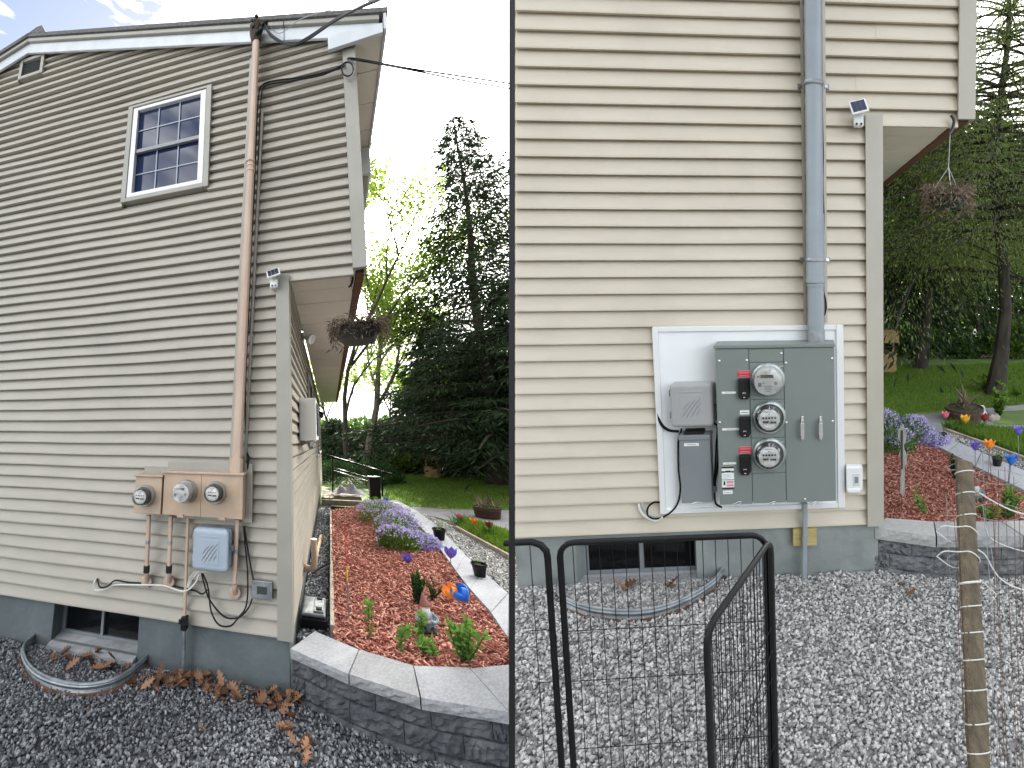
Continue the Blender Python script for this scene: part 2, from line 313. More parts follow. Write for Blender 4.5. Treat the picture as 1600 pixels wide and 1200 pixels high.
def copy_thing(root, pos, label, scale=1):
    pl, b = BASE[root.name]; c = root.copy(); COL.objects.link(c); c.location = pl.w(pos); c['label'] = label; BASE[c.name] = (pl, np.array(pos, float))
    if scale != 1: c.scale = (scale,)*3
    def rec(src, dst):
        for ch in list(src.children):
            d = ch.copy(); COL.objects.link(d); d.parent = dst; rec(ch, d)
    rec(root, c); return c
def rectW(pl, x0, y0, x1, y1, d=0):
    a = pl.W(x0, y0, d); b = pl.W(x1, y1, d); c = pl.W(x0, y1, d); e = pl.W(x1, y0, d)
    return (a[0]+c[0])/2, (b[0]+e[0])/2, (b[1]+c[1])/2, (a[1]+e[1])/2      # u0,u1,z0,z1
def bez(pts, n=8):                           # smooth curve through points (Catmull-Rom)
    P = [np.array(p, float) for p in pts]; P = [2*P[0]-P[1]]+P+[2*P[-1]-P[-2]]; out = []
    for i in range(1, len(P)-2):
        for k in range(n):
            t = k/n; out.append(.5*((2*P[i])+(-P[i-1]+P[i+1])*t+(2*P[i-1]-5*P[i]+4*P[i+1]-P[i+2])*t*t+(-P[i-1]+3*P[i]-3*P[i+1]+P[i+2])*t**3))
    out.append(P[-2]); return [tuple(p) for p in out]
def clipx(pl, pts, sgn, lim=.012):            # keep the plot on its own side of the black partition
    def f(p): return sgn*(pl.w(p)[0])-lim
    out = []
    for i in range(len(pts)):
        a = np.array(pts[i], float); b = np.array(pts[(i+1) % len(pts)], float); fa, fb = f(a), f(b)
        if fa >= 0: out.append(tuple(a))
        if (fa >= 0) != (fb >= 0): out.append(tuple(a+(b-a)*fa/(fa-fb)))
    return out
def sheet(pl, name, pts, m, sgn=None):
    if sgn: pts = clipx(pl, pts, sgn)
    return structure(pl, name, MB().poly(pts), m)
def inpoly(P, poly):
    x, y = P[:, 0], P[:, 1]; r = np.zeros(len(P), bool); n = len(poly)
    for i in range(n):
        x0, y0 = poly[i]; x1, y1 = poly[(i+1) % n]
        c = ((y0 > y) != (y1 > y)) & (x < (x1-x0)*(y-y0)/((y1-y0)+1e-12)+x0); r ^= c
    return r
def rotm(n):                                  # random rotations (n,3,3)
    q = RNG.normal(size=(n, 4)); q /= np.linalg.norm(q, axis=1)[:, None]; w, x, y, z = q.T
    return np.stack([np.stack([1-2*(y*y+z*z), 2*(x*y-z*w), 2*(x*z+y*w)], -1), np.stack([2*(x*y+z*w), 1-2*(x*x+z*z), 2*(y*z-x*w)], -1), np.stack([2*(x*z-y*w), 2*(y*z+x*w), 1-2*(x*x+y*y)], -1)], -2)
BOXV = np.array([(-1, -1, -1), (1, -1, -1), (1, 1, -1), (-1, 1, -1), (-1, -1, 1), (1, -1, 1), (1, 1, 1), (-1, 1, 1)], float)*.5
BOXF = np.array([(0, 3, 2, 1), (4, 5, 6, 7), (0, 1, 5, 4), (1, 2, 6, 5), (2, 3, 7, 6), (3, 0, 4, 7)])
def scatter(pl, poly, n, z, size, sgn, shape='stone', pw=1.6, near=None, hz=.012):
    xs = [p[0] for p in poly]; ys = [p[1] for p in poly]
    P = np.stack([RNG.uniform(min(xs), max(xs), n*3), RNG.uniform(min(ys), max(ys), n*3)], 1); P = P[inpoly(P, poly)]
    if near is not None: P = P[RNG.random(len(P)) < near(P)]
    if sgn:
        X = pl.B[0]+P@pl.M[0, :2]+pl.M[0, 2]*z; P = P[sgn*X > .02]
    P = P[:n]; n = len(P); R = rotm(n)
    if shape == 'stone':
        v = BOXV[None]*np.array([1, .78, .55])*RNG.uniform(.6, 1.35, (n, 8, 1))*RNG.uniform(.75, 1.25, (n, 1, 3)); v[:, 4:, :2] *= RNG.uniform(.35, .9, (n, 1, 1))
        v = np.einsum('nij,nkj->nki', R, v)*(size*RNG.uniform(.6, 1.35, n))[:, None, None]
    else:
        v = BOXV[None]*np.array([1, .24, .10])*RNG.uniform(.6, 1.3, (n, 1, 3)); a = RNG.uniform(0, 2*PI, n); t = RNG.normal(0, .28, n); s = RNG.normal(0, .3, n)
        Rz = np.zeros((n, 3, 3)); Rz[:, 0, 0] = np.cos(a); Rz[:, 0, 1] = -np.sin(a); Rz[:, 1, 0] = np.sin(a); Rz[:, 1, 1] = np.cos(a); Rz[:, 2, 2] = 1
        v = v*(size*RNG.uniform(.5, 1.5, n))[:, None, None]
        v[:, :, 2] += v[:, :, 0]*np.tan(t)[:, None]+v[:, :, 1]*np.tan(s)[:, None]
        v = np.einsum('nij,nkj->nki', Rz, v)
    v[:, :, 0] += P[:, None, 0]; v[:, :, 1] += P[:, None, 1]; v[:, :, 2] += (z+RNG.uniform(0, hz, n))[:, None]
    F = (BOXF[None]+8*np.arange(n)[:, None, None]).reshape(-1, 4); tone = np.repeat(RNG.random(n)**pw, 8)
    return v.reshape(-1, 3), F, tone
def leaves(C, L_, W_, dirs=None, tone=None, flat=0.0, bend=.25):    # rhombic leaves at C along dirs
    n = len(C)
    if dirs is None: dirs = RNG.normal(size=(n, 3)); dirs[:, 2] *= 1-flat
    dirs = dirs/np.linalg.norm(dirs, axis=1)[:, None]; s = RNG.normal(size=(n, 3)); s[:, 2] *= 1-flat; s -= dirs*(s*dirs).sum(1)[:, None]; s /= np.linalg.norm(s, axis=1)[:, None]+1e-9
    up = np.cross(dirs, s); l = (L_*RNG.uniform(.6, 1.3, n))[:, None]; w = (W_*RNG.uniform(.7, 1.3, n))[:, None]
    V = np.stack([C, C+dirs*l*.45+s*w*.5+up*l*bend*.3, C+dirs*l, C+dirs*l*.45-s*w*.5+up*l*bend*.3], 1).reshape(-1, 3)
    F = np.arange(4*n).reshape(n, 4); t = np.repeat(RNG.random(n) if tone is None else tone, 4); return V, F, t
def merge(*gs):
    V = []; F = []; T = []; b = 0
    for v, f, t in gs: V.append(v); F.append(f+b); T.append(t); b += len(v)
    return np.concatenate(V), np.concatenate(F), np.concatenate(T)

# ------------------------------------------------------------------ the houses
def board_mb(spans, z, h, axis, d0=0.0, sgn=-1, wav=0.0, seg=.16, out=.030):
    """one clapboard: its face leans out to a thick bottom lip; spans along the axis (0: gable, 1: side)"""
    mb = MB()
    for a, b in spans:
        if b-a < .02: continue
        n = max(2, int((b-a)/seg)); prof = [(.012, h+.006), (.006, h*.90), (-.003, h*.76), (-out, .004), (-out, -.006), (.002, -.007)]
        vs = []
        for i in range(n+1):
            s = a+(b-a)*i/n; dz = wav*(.5*math.sin(s*1.9+z*.7)+.5*math.sin(s*4.3+z*5.1)); dd = wav*.7*math.sin(s*2.7+z*9)
            for q, (y, zz) in enumerate(prof):
                dpt = (y+dd*(q in (1, 2, 3, 4))); 
                vs.append((s, d0+dpt, z+zz+dz) if axis == 0 else (d0-dpt, s, z+zz+dz))
        k = len(prof); fs = [(i*k+j, (i+1)*k+j, (i+1)*k+j+1, i*k+j+1) for i in range(n) for j in range(k-1)]
        fs += [tuple(range(k)), tuple(n*k+j for j in range(k))[::-1]]
        mb.add(vs, fs)
    return mb
H = .1016
def house(pl, T, uc, uo, zo, ul, label, opens, bw, wav, sgn):
    hs = thing(pl, 'house', label, 'house', (uc, 0, -.34))
    PKU, PKZ, SL = -3.15, 6.14, .30
    ulz = ul if callable(ul) else (lambda z, d=0: ul)
    # sheathing slabs behind the boards (gable, with openings left free) and the hidden walls
    core = MB()
    def slab(u0, u1, z0, z1, y0=.026, y1=.12): core.hexa([(max(u0, ulz(z0)), y0, z0), (u1, y0, z0), (u1, y1, z0), (max(u0, ulz(z0, .12)), y1, z0), (max(u0, ulz(z1)), y0, z1), (u1, y0, z1), (u1, y1, z1), (max(u0, ulz(z1, .12)), y1, z1)])
    if opens:
        (a, b, c, d_) = opens[0]
        slab(-9, a, 0, 5.0); slab(b, uc-.002, 0, zo); slab(b, uo-.02, zo, 5.0); slab(a, b, 0, c); slab(a, b, d_, 5.0); slab(-9, uo-.3, 5.0, 5.22)
        top = [(-6.2, 5.22), (uo-.3, 5.22), (-3.15, 6.12)]
        core.prism([(u, .026, z) for u, z in top], (0, .1, 0))
    else:
        slab(-9, uc-.002, 0, zo); slab(-9, uo-.02, zo, 4.95)
    wl = part('wall', core, 'core', hs)
    z = .0; k = 0
    while z < 6.1:
        h = H; zm = z+h*.5
        right = uc-.085 if z+h*.6 < zo else uo-.085
        rk = PKU+(PKZ-zm)/SL; lk = PKU-(PKZ-zm)/SL
        r = min(right, rk+.05); l = max(ulz(zm, -.01)+.001, lk-.05)
        sp = [(l, r)]
        for (a, b, c, d_) in opens:
            if z+h > c and z < d_:
                n2 = []
                for s in sp:
                    if s[0] < a: n2.append((s[0], min(s[1], a)))
                    if s[1] > b: n2.append((max(s[0], b), s[1]))
                sp = n2
        if r > l+.05:
            # some courses are made of two lengths that overlap at a seam
            if T == 'B' and k % 3 != 1 and sp and len(sp) == 1:
                j = l+(.35+.5*((k*37) % 11)/11)*(r-l)
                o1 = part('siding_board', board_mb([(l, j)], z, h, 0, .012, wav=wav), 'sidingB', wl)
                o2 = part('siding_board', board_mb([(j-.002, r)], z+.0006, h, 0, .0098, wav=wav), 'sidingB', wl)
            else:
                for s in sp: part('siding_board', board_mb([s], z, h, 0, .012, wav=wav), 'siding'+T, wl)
        z += H; k += 1
    # side wall under the overhang
    L_ = 9.6
    sw = part('side_wall', MB().box(uc-.12, uc-.006, .13, L_, -.02, zo-.002), 'core', hs)
    k = 0; z = 0
    sopen = [(2.30, 3.5, 1.25, 2.35)]
    while z < zo-.02:
        sp = [(.08, L_)]
        for (a, b, c, d_) in sopen:
            if z+H > c and z < d_: sp = [(.08, a), (b, L_)]
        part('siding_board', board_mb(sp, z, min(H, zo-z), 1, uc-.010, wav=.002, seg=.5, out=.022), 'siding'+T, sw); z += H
    # corner boards
    cw = .09
    m = MB(); m.box(uc-cw, uc+.018, -.040, -.002, -.012, zo-.0); m.box(uc+.000, uc+.018, -.002, cw, -.012, zo); part('corner_board', m, 'trim'+T, hs, bevel=.002)
    m = MB(); m.box(uo-cw, uo+.018, -.040, -.002, zo-.02, 4.84); m.box(uo, uo+.018, -.002, cw, zo-.02, 4.84); part('corner_board', m, 'trim'+T, hs, bevel=.002)
    # overhanging second storey: soffit boards, rusty drip edge, outer wall
    sf = part('overhang_soffit', MB().box(uc+.02, uo-.09, .03, 9.7, zo+.012, zo+.03), 'soffit'+T, hs)
    for i in range(32):
        y0 = .03+i*.30; part('soffit_panel', MB().box(uc+.019, uo-.06, y0+.003, y0+.296, zo-.002+.002*(i % 2), zo+.010), 'soffit'+T, sf, bevel=.003)
    part('overhang_beam', MB().box(uo-.058, uo+.012, .06, 9.7, zo-.015, zo+.03), 'rust', hs, bevel=.004)
    part('overhang_wall', MB().box(uo-.10, uo-.002, .125, 9.7, zo+.032, 5.0), 'trim'+T, hs)
    # foundation with basement window
    b0, b1, c0, c1 = bw; zf = -.75; f = MB(); yf, yb = .022, .26
    u0 = max(-9, ulz(0, yf)); f.box(u0, b0, yf, yb, zf, -.004); f.box(b1, uc-.012, yf, yb, zf, -.004); f.box(b0, b1, yf, yb, zf, c0)
    if c1 < -.012: f.box(b0, b1, yf, yb, c1, -.004)
    f.box(uc-.25, uc-.012, yb, 9.6, zf, -.004)
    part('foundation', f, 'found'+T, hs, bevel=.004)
    w = part('basement_window', (lambda q: (q.box(b0, b0+.035, .13, .17, c0, c1), q.box(b1-.03, b1, .13, .17, c0, c1), q.box(b0+.035, b1-.03, .13, .17, c0, c0+.03), q.box(b0+.035, b1-.03, .13, .17, c1-.02, c1), q.box((b0+b1)/2-.012, (b0+b1)/2+.012, .128, .168, c0+.03, c1-.02), q)[-1])(MB()), 'grey_box', hs, bevel=.002)
    for s in (0, 1):
        x0 = (b0+.035, (b0+b1)/2+.012)[s]; x1 = ((b0+b1)/2-.012, b1-.03)[s]; part('pane', MB().box(x0, x1, .148, .154, c0+.03, c1-.02), 'darkglass', w)
    part('window_sill', MB().hexa([(b0+.002, -.03, c0-.05), (b1-.002, -.03, c0-.05), (b1-.002, .129, c0-.05), (b0+.002, .129, c0-.05), (b0+.002, -.03, c0-.012), (b1-.002, -.03, c0-.012), (b1-.002, .129, c0+.012), (b0+.002, .129, c0+.012)]), 'concrete', hs, bevel=.004)
    return hs, wl, sw
winA = (-1.64, -.72, 3.68, 4.83)
ventA = (-3.29, -2.92, 5.70, 6.0)
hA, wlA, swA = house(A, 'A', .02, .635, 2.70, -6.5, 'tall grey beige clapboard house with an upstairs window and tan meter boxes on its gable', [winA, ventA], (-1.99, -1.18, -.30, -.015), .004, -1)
ulB = lambda z, d=0: (.013-B.B[0]-B.M[0, 1]*d-B.M[0, 2]*z)/B.M[0, 0]
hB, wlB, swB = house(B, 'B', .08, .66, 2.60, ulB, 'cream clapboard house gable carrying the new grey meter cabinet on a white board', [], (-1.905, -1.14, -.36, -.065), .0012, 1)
# roof of the grey beige house: rake boards, shingle edge, soffit and eave
def rake(u0, u1, za, zb, y0, y1, pk=(-3.15, 6.14), s=.30):
    f = lambda u, z: pk[1]-s*abs(u-pk[0])+z
    return [(u0, y0, f(u0, za)), (u1, y0, f(u1, za)), (u1, y1, f(u1, za)), (u0, y1, f(u0, za)), (u0, y0, f(u0, zb)), (u1, y0, f(u1, zb)), (u1, y1, f(u1, zb)), (u0, y1, f(u0, zb))]
for hs, pl, ul in ((hA, A, -7.2), (hB, B, -1.72)):
    pk = -3.15
    rf = MB()
    if pl is A: rf.hexa(rake(ul, pk, .075, .125, -.10, 9.6))
    rf.hexa(rake(max(pk, ul), .93, .075, .125, -.10, 9.6)); part('roof', rf, 'shingle', hs)
    segs = ((ul, -3.15), (-3.15, .02), (.026, .86)) if pl is A else ((ul, .02), (.026, .86))
    for a, b in segs: part('rake_board', MB().hexa(rake(a, b, -.12, .02, -.060, -.038)), 'white_trim', hs, bevel=.003)
    for a, b in segs: part('rake_moulding', MB().hexa(rake(a, b, .022, .072, -.085, -.02)), 'trimA' if pl is A else 'trimB', hs, bevel=.004)
    es = part('eave_soffit', MB().box(.612, .90, -.08, 9.6, 4.855, 4.87), 'soffitA', hs)
    for i in range(30):
        part('soffit_panel', MB().box(.613, .885, -.075+i*.32, -.075+i*.32+.313, 4.845, 4.854), 'soffitA' if pl is A else 'soffitB', es, bevel=.002)
    part('fascia_board', MB().box(.892, .915, -.098, 9.6, 4.82, 4.99), 'white_trim', hs, bevel=.003)
    part('cornice_return', MB().prism([(.42, -.092, 4.77), (.88, -.092, 4.80), (.88, -.092, 4.90), (.42, -.092, 4.93)], (0, .03, 0)), 'white_trim', hs, bevel=.003)
m = MB()
m.prism([(-3.28, -.10, 6.20), (-3.05, -.10, 6.24), (-2.86, -.10, 6.18), (-2.94, -.10, 6.31), (-3.02, -.10, 6.31)], (0, .5, 0)); part('ridge_cap', m, 'shingle', hA)
# upstairs window
a, b, c, d = winA
w = part('window', MB().box(a, b, .03, .05, c, d), 'core', hA)
fr = MB(); t = .055
fr.box(a-.01, a+.045, -.035, .03, c, d); fr.box(b-.045, b+.01, -.035, .03, c, d); fr.box(a+.045, b-.045, -.035, .03, d-.03, d); fr.box(a+.045, b-.045, -.035, .03, c, c+.045)
part('window_casing', fr, 'trimA', w, bevel=.004)
a, b, c, d = a+.05, b-.05, c+.05, d-.035
fr = MB(); t = .055
fr.box(a, a+t, -.028, .028, c, d); fr.box(b-t, b, -.028, .028, c, d); fr.box(a+t, b-t, -.028, .028, d-t*.7, d); fr.box(a+t, b-t, -.028, .028, c, c+t*.8)
part('sash_frame', fr, 'white_pl', w, bevel=.004)
a, b, c, d = a+t, b-t, c+t*.8, d-t*.7; mid = (c+d)/2+.01
part('meeting_rail', MB().box(a, b, -.016, .012, mid-.03, mid+.012), 'grey_box', w, bevel=.003)
for s, (z0, z1, y) in enumerate(((c, mid-.03, .016), (mid+.012, d, .004))):
    part('pane', MB().box(a, b, y, y+.006, z0, z1), 'winglass', w)
    g = MB()
    for i in (1, 2): g.box(a+(b-a)*i/3-.006, a+(b-a)*i/3+.006, y-.006, y-.001, z0, z1)
    for i in range(3): g.box(a+(b-a)*i/3+.007, a+(b-a)*(i+1)/3-.007, y-.006, y-.001, (z0+z1)/2-.006, (z0+z1)/2+.006)
    part('glazing_bars', g, mat('glazing_bar_%s' % ('ab'[s]), (.34, .38, .46), .5), w)
# gable vent
a, b, c, d = ventA
v = part('gable_vent', MB().box(a+.04, b-.04, .03, .04, c+.04, d-.04), 'core', hA)
fr = MB(); fr.box(a, a+.045, -.03, .03, c, d); fr.box(b-.045, b, -.03, .03, c, d); fr.box(a+.045, b-.045, -.03, .03, c, c+.045); fr.box(a+.045, b-.045, -.03, .03, d-.045, d)
part('vent_frame', fr, 'trimA', v, bevel=.004)
for i in range(7):
    z = c+.055+i*.03; part('louvre', MB().hexa([(a+.045, -.018, z-.006), (b-.045, -.018, z-.006), (b-.045, .02, z+.016), (a+.045, .02, z+.016), (a+.045, -.018, z-.001), (b-.045, -.018, z-.001), (b-.045, .02, z+.021), (a+.045, .02, z+.021)]), 'meter_dark', v)
# pale box and window bay that stick out of the upstairs side wall
m = MB().box(.66, .905, 1.1, 2.6, 4.47, 4.84); part('window_bay', m, 'white_trim', hA, bevel=.01)
m = MB().prism([(.60, 1.14, 2.95), (.69, 1.14, 2.95), (.875, 1.14, 4.465), (.60, 1.14, 4.465)], (0, 1.4, 0)); part('bay_skirt', m, 'trimA', hA)
# windows in the side wall, one per house
for hs, T, uc, zo in ((hA, 'A', .02, 2.7), (hB, 'B', .08, 2.6)):
    sw_ = part('window', MB().box(uc-.03, uc-.02, 2.31, 3.49, 1.26, 2.34), 'darkglass', hs)
    fr = MB(); fr.box(uc-.02, uc+.03, 2.30, 2.37, 1.25, 2.35); fr.box(uc-.02, uc+.03, 3.43, 3.50, 1.25, 2.35); fr.box(uc-.02, uc+.03, 2.37, 3.43, 1.25, 1.32); fr.box(uc-.02, uc+.03, 2.37, 3.43, 2.28, 2.35); fr.box(uc-.01, uc+.02, 2.37, 3.43, 1.78, 1.82)
    part('window_casing', fr, 'grey_box' if T == 'A' else 'white_pl', sw_, bevel=.004)
for i, y in enumerate((5.4, 7.6)):
    f = part('window', MB().box(.022, .032, y, y+.9, 1.0, 2.1), 'darkglass', hA); g = MB(); g.box(.024, .05, y-.06, y, .95, 2.15); g.box(.024, .05, y+.9, y+.96, .95, 2.15); g.box(.024, .05, y, y+.9, 2.1, 2.15); g.box(.024, .05, y, y+.9, .95, 1.0); part('window_casing', g, 'white_pl', f)

# ------------------------------------------------------------------ grey beige house: meters, conduits, boxes
def meter(pl, parent, c, r, kind, name='meter', tilt=None, deep=.10):
    """socket ring, glass dome, printed face; axis points out of the wall"""
    ax = (0, -1, 0); u, y, z = c
    ring = part(name, MB().lathe(c, ax, [(r*1.06, 0), (r*1.06, .022), (r*.98, .034), (r*.90, .034), (r*.90, .010)], 32), 'meter_ring' if kind != 'tan' else 'meter_dark', parent, smooth=True)
    if kind == 'digital':
        part('housing', MB().lathe(c, ax, [(r*.90, .012), (r*.88, deep*.85), (r*.82, deep), (0, deep)], 32), 'meter_face' if pl is A else 'meter_face', ring, smooth=True); yf = y-deep-.001; rf = r*.80
        pr = MB(); pr.box(u-rf*.55, u+rf*.45, yf-.001, yf, z+rf*.32, z+rf*.58); part('display', pr, 'lcd', ring)
        q = MB()
        q.box(u-rf*.82, u-rf*.62, yf-.0008, yf, z+rf*.38, z+rf*.50); q.lathe((u+rf*.62, yf, z-rf*.12), ax, [(rf*.14, 0), (rf*.14, .001), (0, .001)], 10)
        q.box(u-rf*.75, u-rf*.5, yf-.0008, yf, z-rf*.35, z-rf*.05); q.box(u-rf*.4, u-rf*.25, yf-.0008, yf, z-rf*.12, z-rf*.02)
        for i in range(4): q.box(u-rf*(.32-.04*i), u+rf*(.34-.05*i), yf-.0006, yf, z-rf*(.32+.13*i)-rf*.02, z-rf*(.32+.13*i)+rf*.02)
        q.box(u-rf*.25, u+rf*.25, yf-.0006, yf, z+rf*.72, z+rf*.76)
        part('face_print', q, 'grey_box', ring)
        part('dome', MB().lathe(c, ax, [(r*.91, .012), (r*.90, deep*.9), (r*.84, deep+.006), (r*.5, deep+.010), (0, deep+.011)], 32), 'glass', ring, smooth=True)
    else:
        part('housing', MB().lathe(c, ax, [(r*.88, .012), (r*.86, deep*.35), (r*.72, deep*.40), (r*.70, deep*.75), (0, deep*.75)], 32), 'meter_dark', ring, smooth=True)
        yf = y-deep*.76; rf = r*.66
        part('face_plate', MB().lathe((u, yf, z), ax, [(rf, 0), (rf, .003), (0, .003)], 28), 'meter_face', ring); yf -= .0035
        q = MB()
        for i in range(5):
            q.lathe((u-rf*.56+i*rf*.28, yf, z+rf*.18), ax, [(rf*.11, 0), (rf*.11, .0008), (0, .0008)], 8)
        q.box(u-rf*.62, u-rf*.05, yf-.0008, yf, z-rf*.32, z-rf*.12); q.box(u+rf*.08, u+rf*.66, yf-.0008, yf, z-rf*.36, z-rf*.16); q.box(u-rf*.08, u+rf*.08, yf-.0008, yf, z+rf*.52, z+rf*.60)
        q.box(u-rf*.4, u+rf*.4, yf-.0008, yf, z+rf*.74, z+rf*.78); q.box(u-rf*.2, u+rf*.5, yf-.0008, yf, z-rf*.62, z-rf*.56)
        part('face_print', q, 'ink', ring)
        part('name_plate', MB().box(u-rf*.5, u+rf*.55, yf-.0016, yf-.0009, z-rf*.78, z-rf*.45), 'paper', ring)
        part('dome', MB().lathe(c, ax, [(r*.88, .012), (r*.87, deep*.5), (r*.80, deep*.62), (r*.76, deep*.95), (r*.66, deep*1.08), (r*.3, deep*1.14), (0, deep*1.15)], 32), 'glass', ring, smooth=True)
    return ring
# single tan meter socket
u0, u1, z0, z1 = rectW(A, 210, 745, 252, 803, -.14)
t = thing(A, 'meter_box', 'narrow tan meter box with one dial meter, left of the wide double one', 'meter box', (u0, 0, z0))
part('box', MB().box(u0, u1, -.14, -.02, z0, z1), 'tan', t, bevel=.004)
part('lid_lip', MB().box(u0-.012, u1+.012, -.156, -.02, z1+.001, z1+.018), 'tan', t, bevel=.003)
part('backing_board', MB().box(u0+.02, u1+.03, -.045, -.018, z0+.01, z1+.07), 'trimA', t)
u, z = A.W(229, 774, -.14); meter(A, t, (u-.01, -.14, z), .078, 'dial')
# double tan meter box
u0, u1, z0, z1 = rectW(A, 255, 741, 379, 808, -.14)
t = thing(A, 'meter_box', 'wide tan double meter box below the tan riser, holding a white digital meter', 'meter box', (u0, 0, z0))
um = u0+(u1-u0)*.49
part('cover', MB().box(u0, um-.001, -.14, -.03, z0, z1), 'tan', t, bevel=.003); part('cover', MB().box(um+.001, u1, -.14, -.03, z0, z1), 'tan', t, bevel=.003)
part('lid_lip', MB().box(u0-.014, u1+.014, -.158, -.03, z1+.001, z1+.018), 'tan', t, bevel=.003)
bb = MB(); bb.box(u0-.02, u1+.05, -.05, -.018, z0-.04, z1+.08); part('backing_board', bb, 'trimA', t, bevel=.003)
part('latch', MB().box(u0+(u1-u0)*.20, u0+(u1-u0)*.28, -.150, -.141, z0-.012, z0+.012), 'tan', t, bevel=.002); part('latch', MB().box(u0+(u1-u0)*.72, u0+(u1-u0)*.80, -.150, -.141, z0-.012, z0+.012), 'tan', t, bevel=.002)
u, z = A.W(292, 767, -.14); meter(A, t, (u, -.14, z), .080, 'digital', deep=.115)
u, z = A.W(337, 769, -.14); meter(A, t, (u, -.14, z), .076, 'dial')
# riser conduit with weatherhead
d_ = -.085; p0 = A.P(369, 742, d_); p1 = A.P(400, 66, d_)
t = thing(A, 'service_riser', 'tall tan painted riser pipe running up the clapboard gable to the roof edge', 'conduit', (p0[0], 0, p0[2]))
mid = tuple(np.array(p0)+(np.array(p1)-np.array(p0))*.66)
lo_ = tuple(np.array(p0)+(np.array(p1)-np.array(p0))*.03)
part('pipe', MB().tube([lo_, mid], .040, 16), 'tan_pipe', t, smooth=True); part('pipe', MB().tube([mid, p1], .036, 16), 'tan_pipe', t, smooth=True)
q = MB(); m2 = np.array(mid)
for k in (-.05, .0, .05): q.tube([tuple(m2+np.array([0, 0, k-.012])), tuple(m2+np.array([0, 0, k+.012]))], .044, 16)
part('coupling', q, 'tan_pipe', t, smooth=True)
part('hub', MB().tube([p0, lo_], .052, 16), 'tan_pipe', t, smooth=True)
q = MB()
for sx in (-1, 1):
    a_ = np.array(p0)+np.array([sx*.058-.004, .066, .06]); b_ = np.array(p1)+np.array([sx*.058-.004, .066, -.1 if sx < 0 else -.75])
    q.hexa([tuple(a_+np.array(o)) for o in ((-.01, -.018, 0), (.01, -.018, 0), (.01, .0, 0), (-.01, 0, 0))]+[tuple(b_+np.array(o)) for o in ((-.01, -.018, 0), (.01, -.018, 0), (.01, 0, 0), (-.01, 0, 0))])
part('side_channel', q, 'trimA', t)
wh = np.array(p1); q = MB().tube([tuple(wh), tuple(wh+(0, -.02, .07)), tuple(wh+(.035, -.05, .13)), tuple(wh+(.07, -.05, .12))], [.045, .06, .06, .03], 12); part('weatherhead', q, 'wood_dark', t, smooth=True)
q = MB()
for k in range(14): q.ball(tuple(wh+np.array([RNG.uniform(-.02, .10), -.07+RNG.uniform(-.03, .03), RNG.uniform(.03, .17)])), RNG.uniform(.018, .032), 7, 5)
part('wire_splices', q, 'black_pl', t, smooth=True)
# service wires
def cable(pl, name, pts, r, m, label, cat='cable', group=None, n=10, seg=6):
    pts = bez(pts, n); return single(pl, name, MB().tube(pts, r, seg), m, label, cat, pts[0], group, smooth=True)
P = A.P
for k, (dz) in enumerate((0, .018)):
    cable(A, 'service_wire', [tuple(wh+np.array([.08, -.06, .12])), P(425, 55+k*3, -.2), P(455, 71-k, -.3), P(480, 62-k*3, -.35), P(520, 35-k*2, -.6), P(560, 13, -1.0), P(600, -4, -1.3)], .008, 'black', ['thick black service wire sagging off the weatherhead at the roof edge, lower strand', 'upper strand of the black service wire leaving the weatherhead'][k])
cable(A, 'support_wire', [P(418, 38, -.1), P(437, 52, -.2), P(470, 30, -.5), P(530, 12, -.9), P(592, -3, -1.3)], .003, 'grey_box', 'thin bare grey support wire beside the black service wires')
cable(A, 'phone_wire', [P(543, 92, -.04), P(556, 92, -.1), P(640, 107, .3), P(720, 119, .8), P(800, 131, 1.4)], .007, 'black', 'black telephone wire stretched from the upper corner board towards the trees, upper strand')
cable(A, 'phone_wire', [P(548, 93, -.05), P(570, 96, -.1), P(640, 109, .3), P(720, 125, .8), P(800, 139, 1.4)], .006, 'black', 'telephone wire from the upper corner board, lower and thinner strand')
co = [P(543+9*math.cos(a), 108+11*math.sin(a), -.06-.004*a) for a in np.linspace(0, 4*PI, 30)]
cable(A, 'wire_coil', co, .006, 'black', 'coiled loop of black wire hanging on the upper corner board', n=2)
cable(A, 'drop_cable', [P(540, 97, -.05), P(525, 107, -.04), P(500, 115, -.03), P(470, 121, -.03), P(430, 126, -.03), P(410, 133, -.03), P(404, 150, -.03), P(401, 200, -.03), P(397, 300, -.03), P(392, 400, -.03), P(388, 500, -.03), P(385, 560, -.03), P(383, 640, -.03), P(386, 730, -.03)], .007, 'black', 'black cable running along the top of the gable and down beside the tan riser')
cable(A, 'drop_cable', [P(540, 103, -.05), P(522, 110, -.05), P(497, 119, -.04), P(452, 127, -.04), P(415, 134, -.04), P(408, 155, -.03), P(405, 210, -.03), P(401, 320, -.03), P(396, 430, -.03), P(390, 520, -.03)], .006, 'black', 'second thinner black cable beside the tan riser, the one nearer the corner')
cable(A, 'drop_cable', [P(386, 708, -.03), P(389, 716, -.05), P(387, 728, -.05), P(388, 745, -.03)], .007, 'black', 'short black cable end poking out above the tan double meter box')
